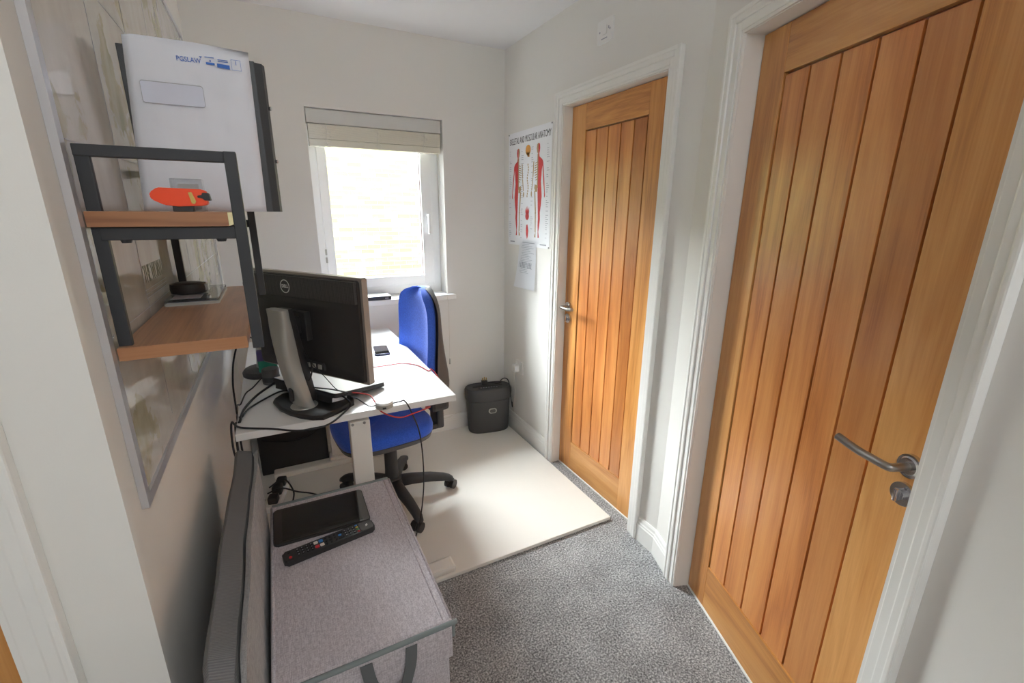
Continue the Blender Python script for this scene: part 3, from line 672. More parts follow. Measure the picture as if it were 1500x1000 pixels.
# binder behind it
bd = thing('ring_binder', (-.10, 1.235, SU), 'dark grey ring binder standing behind the white envelope on the upper shelf', 'binder')
obj('binder_cover', box((-.222, 1.222, SU), (.010, 1.228, 1.782), bev=.0015), 'binder_black', bd)
obj('binder_cover', box((-.222, 1.276, SU), (.010, 1.282, 1.782), bev=.0015), 'binder_black', bd)
bm = prism([(.008, 1.222), (.024, 1.229), (.029, 1.245), (.029, 1.276), (.008, 1.282), (.008, 1.276), (.022, 1.270), (.022, 1.247), (.019, 1.234), (.008, 1.228)], SU, 1.780, Matrix.Identity(4)); sp = obj('binder_spine', bm, 'binder_black', bd)
for z in (1.585, 1.695): obj('rivet', cyl((.026, 1.24, z), (.032, 1.237, z), .004, 10), 'chrome', sp)
obj('paper_block', box((-.218, 1.230, SU+.006), (.004, 1.274, 1.770)), 'paper_white', bd)
# orange tool with its black rest, clear block
tl = thing('orange_tool', (-.125, .945, SU), 'bright orange plastic hand tool with black clip on the upper shelf', 'tool')
TMx = frame((-.1655, .945, SU+.008), (1, 0, 0), (0, 0, 1), (0, -1, 0))
obj('tool_body', prism([(0, .016), (.003, .010), (.018, .002), (.036, 0), (.070, .0015), (.077, .004), (.0775, .024), (.072, .0275), (.012, .029), (.002, .022)], -.013, .013, TMx, bev=.0015), 'orange_plastic', tl)
obj('seam_line', prism([(.002, .0145), (.052, .0145), (.052, .0155), (.002, .0155)], .0125, .0134, TMx), 'orange_plastic', tl)
obj('brass_catch', prism([(.052, .022), (.057, .023), (.0615, .008), (.059, .004), (.055, .005)], .0125, .0150, TMx, bev=.0005), 'brass', tl)
obj('black_clip', prism([(.064, .014), (.072, .0135), (.0725, .010), (.082, .010), (.080, .022), (.071, .022), (.0705, .0175), (.064, .0175)], -.008, .0145, TMx, bev=.0008), 'black_plastic', tl)
obj('tool_rest', box((-.138, .935, SU), (-.110, .955, SU+.0095), bev=.001), 'black_plastic', tl)
ab = thing('acrylic_block', (-.115, .985, SU), 'clear plastic block standing behind the orange tool', 'block')
obj('block_shell', box((-.142, .975, SU+.0002), (-.096, .999, SU+.0535), bev=.0015), 'acrylic', ab)
obj('block_label', box((-.134, .9985, SU+.004), (-.104, .9995, SU+.046)), 'ink_white', ab)
# lower shelf: clear case and a watch
cs = thing('clear_case', (-.185, 1.37, SLo), 'clear plastic display case lying flat on the lower shelf', 'case')
obj('case_base', prism(rrect(-.234, 1.245, -.128, 1.47, .004, 2), SLo, SLo+.006, Matrix.Identity(4)), 'silver_plastic', cs)
obj('case_insert', box((-.230, 1.25, SLo+.006), (-.134, 1.464, SLo+.0075)), 'ink_grey', cs)
obj('case_lid', prism(rrect(-.233, 1.246, -.129, 1.469, .004, 2), SLo+.0078, SLo+.0135, Matrix.Identity(4), bev=.001), 'acrylic', cs)
obj('card', box((-.222, 1.255, SLo+.0137), (-.165, 1.34, SLo+.0143)), 'ink_grey', cs)
wt = thing('watch', (-.20, 1.335, SLo+.0145), 'black wristwatch with a round dial on the clear case', 'watch')
obj('watch_strap', lathe([(.033, .002), (.037, .002), (.0385, .012), (.037, .024), (.034, .024), (.033, .012), (.033, .002)], (-.195, 1.335, SLo+.0145), 36, sy=.85), 'black_plastic', wt, 40)
obj('watch_dial', lathe([(.001, .020), (.032, .020), (.033, .024), (.028, .0265), (.001, .0265)], (-.195, 1.335, SLo+.0145), 36, sy=.85), 'dark_plastic', wt, 40)
obj('buckle', box((-.163, 1.322, SLo+.020), (-.154, 1.346, SLo+.036), bev=.0015), 'steel', wt)

# ================================================================ ON THE DESK
def monitor_frame(R, L):
    R, L = Vector(R), Vector(L); d = (L-R).normalized(); n = Vector((d.y, -d.x, 0))
    if n.x < 0: n = -n
    return R, d, n, (L-R).length
R, d, n, PW = monitor_frame((.243, 1.492, 0), (-.078, 1.935, 0))
Z0, Z1 = .912, 1.273
MM = frame(R, d, (0, 0, 1), n)           # local x from near edge to far edge, y up, z towards the viewer of the screen
mo = thing('monitor', MM @ Vector((PW/2, DT, -.06)), 'large black monitor seen from behind on a silver stand', 'monitor', 'monitors on the desk')
obj('screen', box((.012, Z0+.012, .010), (PW-.012, Z1-.012, .0125), MM), 'screen_black', mo)
obj('bezel', prism(rrect(0, Z0, PW, Z1, .006), -.012, .011, MM, bev=.002), 'panel_edge', mo, 40)
bm = rings([[MM @ Vector((x, y, -.011)) for x, y in rrect(.010, Z0+.006, PW-.010, Z1-.008, .012)], [MM @ Vector((x, y, -.022)) for x, y in rrect(.012, Z0+.008, PW-.012, Z1-.010, .012)], [MM @ Vector((x, y, -.032)) for x, y in rrect(.030, Z0+.03, PW-.030, Z1-.086, .012)], [MM @ Vector((x, y, -.040)) for x, y in rrect(.12, Z0+.06, PW-.12, Z1-.10, .012)]])
bc = obj('back_cover', bm, 'black_plastic', mo, 30)
obj('vent_band', box((.014, Z1-.084, -.0335), (PW-.014, Z1-.012, -.0205), MM, bev=.003), 'vent_grid', bc)
LM = frame(MM @ Vector((PW*.615, Z1-.048, -.0336)), -d, (0, 0, 1), -n)
bm = rings([[LM @ Vector((x, y, 0)) for x, y in ell(0, 0, .0235, .0235, 36)], [LM @ Vector((x, y, .0006)) for x, y in ell(0, 0, .0235, .0235, 36)], [LM @ Vector((x, y, .0006)) for x, y in ell(0, 0, .0205, .0205, 36)], [LM @ Vector((x, y, 0)) for x, y in ell(0, 0, .0205, .0205, 36)]], cap=False)
obj('logo_ring', bm, 'ink_white', bc)
text('logo_lettering', 'DELL', .0155, LM, 'ink_white', bc, bold=.0006, sx=.95)
obj('mount_plate', box((PW/2-.055, 1.05, -.062), (PW/2+.055, 1.15, -.038), MM, bev=.004), 'black_plastic', mo)
for x, y in ((.05, 1.0), (.05, .985), (.05, .97)): obj('port', box((x, y-.004, -.030), (x+.012, y+.004, -.026), MM, bev=.0005), 'grey_plastic', bc)
obj('port_panel', box((PW/2-.10, .945, -.046), (PW/2+.03, .972, -.036), MM), 'dark_plastic', bc)
for i in range(4): obj('port', box((PW/2-.09+i*.028, .950, -.049), (PW/2-.075+i*.028, .966, -.045), MM, bev=.0008), 'silver_plastic', bc)
# stand
bb = [onz(*q, DT+.006) for q in ((400, 589), (403, 584), (412, 578), (470, 566), (505, 572), (518, 585), (519, 591), (497, 603), (474, 613), (458, 613.5), (440, 611), (424, 606.5), (410, 600))]
bm = rings([[Vector((p.x, p.y, DT+z)) for p in bb] for z in (.0005, .008)] + [[Vector((p.x*.93+.07*.06, p.y*.93+.07*1.66, DT+.014)) for p in bb]])
obj('stand_base', bm, 'black_plastic', mo, 30)
nb = onz(446, 594, DT+.012); nt_ = Vector((nb.x, nb.y, 0))-n*.048+d*.0
nw = .036
loops = []
for t in [i/12 for i in range(13)]:
    z = DT+.012+(1.168-DT-.012)*t
    c = Vector((nb.x, nb.y, z))+n*(-.010*math.sin(pi*t)-.048*t)+d*.010*t
    w_ = nw*(1.12-.3*math.sin(pi*min(1, t*1.2)))*(1 if t > .05 else 1.15); h_ = .017+.012*math.sin(pi*min(1, t*1.1))
    loops.append([c+d*x*w_+n*y*h_ for x, y in rrect(-1, -1, 1, 1, .55, 4)])
bm = rings(loops); obj('stand_neck', bm, 'silver_plastic', mo, 50)
loops = []
for t in [i/12 for i in range(13)]:
    z = DT+.03+(1.166-DT-.03)*t
    c = Vector((nb.x, nb.y, z))+n*(-.010*math.sin(pi*t)-.048*t+.022+.010*math.sin(pi*t))+d*.010*t
    loops.append([c+d*x*nw*.78+n*y*.017 for x, y in rrect(-1, -1, 1, 1, .3, 3)])
obj('neck_spine', rings(loops), 'black_plastic', mo, 50)
cm = Vector((nb.x, nb.y, .868))+n*(-.010*.6-.048*.15)+d*.004
SLM = frame(cm-n*.0295, d, (0, .0, 1), -n)
obj('cable_slot', prism(rrect(-.010, -.026, .010, .026, .0098), -.003, .0016, SLM), 'black_plastic', mo)
obj('stand_arm', box((PW/2-.03, 1.075, -.125), (PW/2+.03, 1.135, -.058), MM, bev=.006), 'black_plastic', mo)
obj('neck_collar', lathe([(.001, 0), (.046, 0), (.044, .004), (.001, .005)], (nb.x, nb.y, DT+.0125), 30), 'silver_plastic', mo, 40)

# second monitor, mostly hidden
R, d_, n_, PW2 = monitor_frame((.030, 2.000, 0), (-.135, 2.44, 0))
MM2 = frame(R, d_, (0, 0, 1), n_)
m2 = thing('monitor', (-.11, 2.13, DT), 'smaller second monitor half hidden behind the large monitor', 'monitor', 'monitors on the desk')
obj('bezel', prism(rrect(0, .92, PW2, 1.215, .006), -.012, .011, MM2, bev=.002), 'black_plastic', m2)
obj('screen', box((.012, .932, .010), (PW2-.012, 1.203, .0125), MM2), 'screen_black', m2)
obj('back_cover', box((.06, .96, -.035), (PW2-.06, 1.17, -.011), MM2, bev=.01), 'black_plastic', m2)
c2_ = Vector((-.112, 2.135, DT))
obj('stand_base', lathe([(.001, .0005), (.075, .0005), (.076, .012), (.068, .022), (.001, .026)], c2_, 32, sx=.92, sy=1.15), 'dark_plastic', m2, 40)
md = MM2 @ Vector((PW2/2, 1.05, -.045)); lp = []
for t in [i/8 for i in range(9)]:
    c = Vector((c2_.x, c2_.y, DT+.02)).lerp(md, t); lp.append([c+d_*x*.024+n_*y*.010 for x, y in rrect(-1, -1, 1, 1, .4, 3)])
obj('stand_neck', rings(lp), 'silver_plastic', m2, 50)

# laptop on a black book and a stand
A, B, Cc = Vector((-.066, 1.878, .858)), Vector((.130, 1.596, .858)), Vector((.333, 1.737, .820))
ex = (B-A); LL = ex.length; ex.normalize(); ey = (Cc-B); LW = ey.length; ey = (ey-ex*ey.dot(ex)).normalized(); en = ex.cross(ey)
if en.z < 0: en = -en
LP = frame(A, ex, ey, en)
lt = thing('laptop', LP @ Vector((LL/2, LW/2, -.018)), 'closed pale-topped laptop sloping on a stand under the large monitor', 'laptop')
obj('laptop_base', prism(rrect(0, 0, LL, LW, .008), -.016, -.007, LP, bev=.0015), 'dark_plastic', lt)
obj('laptop_lid', prism(rrect(.001, .001, LL-.001, LW-.001, .008), -.0065, -.0005, LP, bev=.001), 'black_plastic', lt)
obj('lid_top', prism(rrect(.004, .004, LL-.004, LW-.004, .007), -.001, .0004, LP), 'white_plastic', lt)
bkM = frame((A.x+.02, A.y-.015, DT), Vector((ex.x, ex.y, 0)).normalized(), Vector((ey.x, ey.y, 0)).normalized(), (0, 0, 1))
bk_ = thing('black_book', bkM @ Vector((.14, .06, 0)), 'thick black hardback book lying under the laptop', 'book')
b0, b1 = (.02, .004), (.325, .078)
obj('book_cover', box((b0[0], b0[1], -.0385), (b1[0], b1[1], -.0360), LP), 'black_plastic', bk_)
obj('book_cover', box((b0[0], b0[1], -.0195), (b1[0], b1[1], -.0170), LP), 'black_plastic', bk_)
obj('book_spine', box((b0[0], b0[1]-.002, -.0385), (b1[0], b0[1]+.001, -.0170), LP), 'black_plastic', bk_)
obj('page_block', box((b0[0]+.004, b0[1]+.001, -.0360), (b1[0]-.004, b1[1]-.004, -.0195), LP), 'paper_white', bk_)
dk = thing('docking_station', bkM @ Vector((.10, .06, 0)), 'flat black docking box under the book and laptop', 'dock')
obj('dock_body', box((-.06, .05, .0), (.02, .19, .0150), bkM, bev=.003), 'black_plastic', dk)
obj('dock_label', box((-.0605, .07, .004), (-.0595, .10, .011), bkM), 'ink_grey', dk)

# grey cylinder speaker, green box, phone, papers, hub
sp_ = thing('speaker', (-.072, 1.985, DT), 'small grey cylindrical desk speaker beside the monitor stand', 'speaker')
obj('speaker_body', lathe([(.001, 0), (.030, 0), (.032, .004), (.032, .058), (.029, .063), (.001, .0635)], (-.072, 1.985, DT), 32), 'grey_plastic', sp_, 40)
obj('speaker_band', lathe([(.0322, .012), (.0326, .012), (.0326, .032), (.0322, .032)], (-.072, 1.985, DT), 32), 'dark_plastic', sp_, 40)
gb = thing('tissue_packet', (-.085, 2.21, DT), 'green and purple packet tucked between the two monitors', 'packet')
obj('packet_body', box((-.115, 2.055, DT+.026), (-.045, 2.085, DT+.115), bev=.006), 'green_card', gb)
obj('packet_end', box((-.116, 2.052, DT+.075), (-.092, 2.088, DT+.118), bev=.004), 'purple_card', gb)
PM = frame(onz(547, 507, DT+.010)-Vector((0, 0, .010)), Vector((.42, -.9, 0)).normalized(), Vector((.9, .42, 0)).normalized(), (0, 0, 1))
pa, pb, pc = onz(545, 507, DT+.008), onz(549, 519.5, DT+.008), onz(574, 516, DT+.008)
px_ = (pb-pa).normalized(); py_ = Vector((-px_.y, px_.x, 0)); 
PM = frame((pb.x, pb.y, DT+.0012), -px_, -py_ if (pc-pb).dot(-py_) > 0 else py_, (0, 0, 1))
ph = thing('phone', PM @ Vector((.07, .035, 0)), 'dark blue smartphone lying on papers on the desk', 'phone')
plain('phone_blue', srgb(34, 48, 92), .35)
obj('phone_body', prism(rrect(0, 0, .148, .074, .012), 0, .0085, PM, bev=.002), 'phone_blue', ph, 40)
obj('phone_screen', prism(rrect(.003, .003, .145, .071, .010), .0083, .0089, PM), 'tablet_glass', ph)
obj('speaker_slot', prism([(-.0004, .025), (.0004, .025), (.0004, .050), (-.0004, .050)], .003, .005, PM), 'ink_grey', ph)
q = [onz(*p_, DT) for p_ in ((549, 534), (603, 524), (590, 503), (540, 500))]
bm = rings([[Vector((p.x, p.y, DT+.0002)) for p in q], [Vector((p.x, p.y, DT+.001)) for p in q]])
tag(obj('paper_sheet', bm, 'paper_white', loc=(q[0].x, q[0].y, DT)), 'white sheets of paper on the desk under the phone', 'paper')
hc = onz(562.5, 586, DT+.028)
hb = thing('usb_hub', (hc.x, hc.y, DT), 'round white cable hub near the front edge of the desk', 'hub')
obj('hub_body', lathe([(.001, .0), (.028, .0), (.0305, .003), (.0305, .022), (.028, .0255), (.001, .026)], (hc.x, hc.y, DT), 36), 'white_plastic', hb, 40)
obj('hub_band', lathe([(.0306, .004), (.0309, .004), (.0309, .018), (.0306, .018)], (hc.x, hc.y, DT), 36), 'silver_plastic', hb, 40)
obj('hub_port', box((hc.x-.012, hc.y-.032, DT+.007), (hc.x+.0, hc.y-.0285, DT+.013)), 'black_plastic', hb)

# ---------------------------------------------------------------- window sill things and the blind
bx_ = thing('set_top_box', (.49, YB-.005, WZ0), 'flat dark box with a pale top lying on the window sill', 'box')
obj('box_body', box((.36, YB-.044, WZ0+.0005), (.592, YB+.085, WZ0+.020), bev=.002), 'black_plastic', bx_)
obj('box_lid', box((.361, YB-.043, WZ0+.0195), (.591, YB+.084, WZ0+.023), bev=.001), 'silver_plastic', bx_)
obj('box_label', box((.555, YB-.0452, WZ0+.006), (.575, YB-.0438, WZ0+.013)), 'ink_grey', bx_)
bm = box((.845, YB-.044, WZ0+.0003), (.985, YB-.005, WZ0+.0012)); box((.84, YB-.038, WZ0+.0012), (.96, YB+.05, WZ0+.002), bm=bm)
tag(obj('letter', bm, 'paper_white', loc=(.9, YB, WZ0)), 'thin white papers lying on the right end of the window sill', 'paper')
bl = thing('window_blind', (.592, YB+.04, WZ1), 'cream venetian blind pulled up to the top of the window', 'blind')
obj('headrail', box((WX0+.005, YB+.018, 1.917), (WX1-.005, YB+.07, WZ1-.003), bev=.003), 'blind_rail', bl)
def slat(z, y0=.012, y1=.062, t=.0051, tilt=0, sag=.0):
    prof = [(y0+(y1-y0)*k/6, .0035*math.sin(pi*k/6)-tilt*(k/6-.5)) for k in range(7)]
    a = [(y, q_) for y, q_ in prof]+[(y, q_-t) for y, q_ in reversed(prof)]
    return rings([[Vector((x, YB+y, z+q_)) for y, q_ in a] for x in (WX0+.010, WX1-.012)])
zz = [1.9120-.0055*k for k in range(13)]
for i, z in enumerate(zz): obj('slat', slat(z, tilt=.001), 'blind_slat', bl, 40)
obj('bottom_rail', box((WX0+.009, YB+.014, 1.806), (WX1-.011, YB+.060, 1.841), bev=.004), 'blind_slat', bl)
for x in (.32, .585, .85):
    bm = tube([(x, YB+.010, 1.92), (x+.004, YB+.006, 1.88), (x-.004, YB+.008, 1.84), (x+.003, YB+.012, 1.806)], .0014, 6, smooth=4)
    for k in range(4): tube([(x-.015, YB+.010, 1.90-.025*k), (x+.012, YB+.002, 1.885-.025*k), (x+.018, YB+.010, 1.872-.022*k), (x-.010, YB+.008, 1.868-.022*k)], .001, 5, bm, smooth=4)
    obj('ladder_cord', bm, 'cable_white', bl)
obj('pull_cord', tube([(.935, YB+.016, 1.92), (.938, YB+.008, 1.4), (.944, YB-.04, .985), (.946, YB-.054, .90), (.946, YB-.052, .62), (.945, YB-.05, .545)], .0013, 6, smooth=5), 'cable_white', bl)
obj('cord_pull', lathe([(.001, 0), (.006, 0), (.005, .03), (.002, .04)], (.945, YB-.05, .508), 12), 'silver_plastic', bl)

# ---------------------------------------------------------------- right wall: poster, notice, switch, socket
PY0, PY1, PZ0, PZ1 = 2.694, 2.190, 1.279, 1.932
PP = frame((XR-.0012, PY0, PZ0), (0, -1, 0), (0, 0, 1), (-1, 0, 0)); pw, phh = PY0-PY1, PZ1-PZ0
po = thing('anatomy_poster', (XR, 2.45, PZ0), 'white skeletal and muscular anatomy poster pinned beside the farther door', 'poster')
obj('sheet', prism(rrect(0, 0, pw, phh, .003, 2), 0, .0009, PP), 'paper_white', po)
PI_ = PP @ Matrix.Translation((0, 0, .0011))
text('title_lettering', 'SKELETAL AND MUSCULAR ANATOMY', .050, PI_ @ Matrix.Translation((pw*.5, phh-.050, 0)), 'ink_black', po, sx=.545)
def flat(polys, mat, name, par):
    bm = bmesh.new()
    for pl in polys: prism(pl, 0, .0003, PI_, bm)
    return obj(name, bm, mat, par)
def figure(cx, s, zt, H):
    """s=+1: muscle side on the right, -1: on the left; bones on the other side"""
    Y = lambda t: zt-H*t
    X = lambda a: cx+s*a*H
    red = [(0, .0), (.028, .012), (.036, .05), (.030, .085), (.020, .105), (.026, .14), (.075, .165), (.100, .185), (.094, .23), (.080, .28), (.074, .34), (.066, .40), (.080, .47), (.090, .55), (.078, .64), (.058, .72), (.064, .79), (.052, .86), (.034, .93), (.044, .975), (.050, .995), (.022, .995), (.022, .93), (.016, .86), (.020, .79), (.014, .72), (.008, .62), (0, .51)]
    arm = [(.088, .180), (.108, .20), (.116, .27), (.132, .35), (.142, .42), (.150, .49), (.158, .545), (.150, .565), (.140, .56), (.138, .50), (.124, .43), (.112, .36), (.098, .28)]
    f_ = flat([[(X(a), Y(t)) for a, t in red], [(X(a), Y(t)) for a, t in arm]], 'muscle_red', 'muscle_figure', po)
    B_ = lambda a0, t0, a1, t1, w_: [(X(-a0)-w_*1.35, Y(t0)), (X(-a0)+w_*1.35, Y(t0)), (X(-a1)+w_*1.35, Y(t1)), (X(-a1)-w_*1.35, Y(t1))]
    bones = [[(X(-.0), Y(.0)), (X(-.028), Y(.012)), (X(-.036), Y(.05)), (X(-.026), Y(.09)), (X(-.004), Y(.11))], B_(.006, .11, .006, .46, .004), B_(.01, .17, .085, .175, .003), B_(.095, .18, .108, .34, .0032), B_(.108, .345, .132, .48, .003)]
    for k in range(8):
        t = .185+.025*k; w_ = .060+.02*math.sin(k*.5)
        bones.append([(X(-.008), Y(t)), (X(-w_), Y(t+.012)), (X(-w_+.006), Y(t+.022)), (X(-.008), Y(t+.008))])
    bones += [[(X(-.008), Y(.435)), (X(-.066), Y(.42)), (X(-.074), Y(.46)), (X(-.05), Y(.50)), (X(-.008), Y(.50))], B_(.062, .49, .040, .71, .0042), ell(X(-.04), Y(.725), .007, .009, 10), B_(.040, .73, .034, .94, .0036), [(X(-.026), Y(.935)), (X(-.05), Y(.97)), (X(-.056), Y(.995)), (X(-.026), Y(.995))], ell(X(-.138), Y(.52), .007, .016, 10)]
    flat(bones, 'bone', 'skeleton_figure', po)
figure(.128, -1, phh-.092, .505); figure(.362, 1, phh-.087, .512)
flat([ell(.245, phh-.112, .030, .028), [(.228, phh-.125), (.262, phh-.125), (.262, phh-.15), (.24, phh-.148)]], 'skull_yellow', 'skull_picture', po)
sp3 = [(.246+.006*math.sin(k*.9), phh-.185-.0145*k) for k in range(13)]
flat([[(x-.005, y), (x+.005, y), (x+.005, y-.011), (x-.005, y-.011)] for x, y in sp3], 'bone', 'spine_picture', po)
flat([ell(.245, .175, .022, .022, 14), [(.225, .19), (.265, .19), (.268, .225), (.256, .205), (.25, .235), (.244, .205), (.236, .232), (.232, .205), (.222, .22)]], 'muscle_red', 'hand_picture', po)
flat([[(.238, .125), (.252, .128), (.262, .09), (.256, .055), (.246, .042), (.236, .07), (.233, .10)]], 'muscle_red', 'foot_picture', po)
ln = []
for k in range(46):
    y = phh-.10-.0112*k
    for x0 in (.014, .165, .285, .455):
        if random.random() < .6: l_ = .012+.018*random.random(); ln.append([(x0, y), (x0+l_, y), (x0+l_, y-.0022), (x0, y-.0022)])
for x0, l_ in ((.03, .06), (.40, .07)): ln.append([(x0, .022), (x0+l_, .022), (x0+l_, .015), (x0, .015)])
ln.append([(.20, .028), (.30, .028), (.30, .022), (.20, .022)])
tag(flat(ln, 'ink_grey', 'caption_lines', po), kind='stuff')
for x, y in ((.006, phh-.006), (pw-.006, phh-.006), (pw-.006, .006)): obj('pin', prism(ell(x, y, .004, .004, 10), .0005, .004, PP), 'steel', po)
# notice: slightly curled sheet
nm_ = thing('notice_sheet', (XR, 2.44, 1.02), 'curled white printed sheet taped below the anatomy poster', 'paper')
NY0, NY1, NZ0, NZ1 = 2.555, 2.330, 1.022, 1.318
bm = bmesh.new(); G = []
def curl(u, v): return .0035+.030*(1-v)**2*(.35+.65*(1-u))
for i in range(13):
    v = i/12; G.append([bm.verts.new((XR-curl(u/8, v), NY0+(NY1-NY0)*u/8-.018*(v)*(1-u/8)*1.0, NZ0+(NZ1-NZ0)*v)) for u in range(9)])
for i in range(12):
    for j in range(8): bm.faces.new((G[i][j], G[i][j+1], G[i+1][j+1], G[i+1][j]))
bmesh.ops.solidify(bm, geom=bm.faces[:], thickness=.0005)
obj('sheet', bm, 'paper_white', nm_, 30)
bm = bmesh.new()
def nline(u0, u1, v, h_):
    f = []
    for u in (u0, (u0+u1)/2, u1):
        for dv in (0, h_):
            vv_ = v+dv; f.append(bm.verts.new((XR-curl(u, vv_)-.0009, NY0+(NY1-NY0)*u-.018*vv_*(1-u), NZ0+(NZ1-NZ0)*vv_)))
    bm.faces.new((f[0], f[2], f[3], f[1])); bm.faces.new((f[2], f[4], f[5], f[3]))
nline(.2, .9, .93, .012)
for k in range(18): nline(.12+.1*random.random(), .55+.35*random.random(), .80-.034*k+.1, .006)
for k in range(9): nline(.1+.08*k, .12+.08*k+.03*random.random(), .42, .12)
tag(obj('printed_lines', bm, 'ink_grey', nm_), kind='stuff')
# isolator switch above the door
sw = thing('isolator_switch', (XR, 1.785, 2.17), 'square white switch plate high above the farther door', 'switch')
SWM = frame((XR, 1.838, 2.176), (0, -1, 0), (0, 0, 1), (-1, 0, 0))
obj('plate', prism(rrect(0, 0, .104, .088, .004), 0, .009, SWM, bev=.002), 'white_plastic', sw)
obj('rocker', prism(rrect(.033, .030, .066, .064, .002), .0085, .0125, SWM, bev=.001), 'white_plastic', sw)
for x in (.018, .086): obj('screw', prism(ell(x, .044, .004, .004, 12), .0085, .0098, SWM), 'ink_grey', sw)
obj('red_marker', prism([(.074, .046), (.080, .046), (.080, .056), (.074, .056)], .0088, .0095, SWM), 'ink_grey', sw)
obj('printed_lettering', prism([(.030, .014), (.070, .014), (.070, .018), (.030, .018)], .0088, .0094, SWM), 'ink_grey', sw)
so = thing('wall_socket', (XR, 2.49, .435), 'white wall socket with a white plug beside the shredder', 'socket')
SOM = frame((XR, 2.560, .437), (0, -1, 0), (0, 0, 1), (-1, 0, 0))
obj('plate', prism(rrect(0, 0, .09, .088, .004), 0, .010, SOM, bev=.002), 'white_plastic', so)
for x in (.012, .068): obj('rocker', prism(rrect(x, .062, x+.011, .080, .001), .0095, .013, SOM), 'white_plastic', so)
pl = thing('plug', (XR-.02, 2.52, .45), 'white plug pushed into the wall socket with a thin white lead', 'plug')
obj('plug_body', prism(rrect(.004, .012, .050, .060, .008), .0104, .042, SOM, bev=.003), 'white_plastic', pl)
obj('lead', tube([SOM @ Vector(q_) for q_ in ((.027, .014, .03), (.027, -.03, .035), (.0, -.12, .012), (-.02, -.30, .01))], .0022, 8, smooth=6), 'cable_white', pl)

# ---------------------------------------------------------------- shredder
sd = thing('paper_shredder', (1.19, 2.625, BZ), 'dark grey oval paper shredder standing in the corner on the board', 'shredder')
SCx, SCy = 1.188, 2.640
sd.location = (SCx, SCy, BZ)
sa = math.radians(-10)
def oval(rx, ry, z, n_=44, p_=.62):
    out = []
    for k in range(n_):
        t = 2*pi*k/n_; x = rx*math.copysign(abs(math.cos(t))**p_, math.cos(t)); y = ry*math.copysign(abs(math.sin(t))**(p_+.1), math.sin(t))
        out.append(Vector((SCx+x*math.cos(sa)-y*math.sin(sa), SCy+x*math.sin(sa)+y*math.cos(sa), BZ+z)))
    return out
obj('bin', rings([oval(.133, .068, 0), oval(.138, .071, .004), oval(.141, .073, .03), oval(.148, .078, .21), oval(.150, .079, .232)]), 'shredder_grey', sd, 40)
obj('cutter_head', rings([oval(.149, .080, .234), oval(.156, .084, .238), oval(.160, .086, .27), oval(.160, .086, .300), oval(.155, .082, .312), oval(.148, .075, .318), oval(.142, .070, .313), oval(.05, .02, .312)]), 'shredder_grey', sd, 40)
SDM = frame((SCx, SCy, BZ), (math.cos(sa), math.sin(sa), 0), (-math.sin(sa), math.cos(sa), 0), (0, 0, 1))
obj('feed_slot', prism(rrect(-.105, .004, .105, .022, .008), .311, .3160, SDM), 'black_plastic', sd)
obj('control_strip', prism(rrect(-.075, -.034, .075, -.010, .010), .311, .3155, SDM), 'dark_plastic', sd)
for k in range(7): obj('icon', prism(rrect(-.058+.018*k, -.026, -.048+.018*k, -.019, .001, 1), .3150, .3162, SDM), 'ink_grey', sd)
BM = frame(SDM @ Vector((.012, -.0785, .165)), SDM.to_3x3() @ Vector((1, 0, 0)), (0, 0, 1), SDM.to_3x3() @ Vector((0, -1, 0)))
obj('badge', prism(rrect(-.028, -.018, .028, .018, .015), -.004, .003, BM, bev=.001), 'silver_plastic', sd)
obj('badge_centre', prism(rrect(-.020, -.012, .020, .012, .011), .002, .0040, BM), 'grey_plastic', sd)
sp4 = thing('shredder_plug', SDM @ Vector((-.015, .030, .318)), 'black plug with brass pins resting on top of the shredder', 'plug')
bm = box((-.037, .018, .3185), (.003, .048, .348), SDM, bev=.006); obj('plug_body', bm, 'black_plastic', sp4)
for x in (-.030, -.017, -.004): obj('pin', box((x-.003, .030, .346), (x+.003, .035, .366 if x != -.017 else .371), SDM), 'brass', sp4)
obj('lead', tube([SDM @ Vector(q_) for q_ in ((.0, .033, .330), (.03, .030, .328), (.06, .0, .330), (.085, -.02, .34), (.075, -.055, .37), (.10, -.05, .38), (.135, -.02, .355), (.13, -.085, .325), (.135, -.095, .26), (.148, -.088, .18), (.152, -.07, .21))], .0035, 8, smooth=6), 'cable_black', sp4, True)

# ---------------------------------------------------------------- under the desk
cb = thing('black_case', (-.03, 2.69, BZ), 'flat black case standing behind the desk legs against the wall', 'case')
obj('case_shell', box((-.21, 2.664, BZ), (.147, 2.736, .50), bev=.006), 'black_plastic', cb)
obj('case_strap', tube([(-.19, 2.661, .24), (-.06, 2.659, .205), (.05, 2.659, .215), (.14, 2.661, .27)], .004, 6, smooth=5), 'cable_black', cb)
ps = thing('power_strip', (-.16, 2.36, BZ), 'white extension block with black plugs on the floor under the desk', 'extension lead')
PSM = frame((-.19, 2.28, BZ), Vector((.25, .97, 0)).normalized(), Vector((-.97, .25, 0)).normalized(), (0, 0, 1))
obj('strip_body', box((0, -.055, 0), (.26, .005, .035), PSM, bev=.005), 'white_plastic', ps)
for i in range(3): obj('plug', box((.02+.08*i, -.050, .034), (.07+.08*i, -.004, .072+.008*(i % 2)), PSM, bev=.008), 'black_plastic', ps)

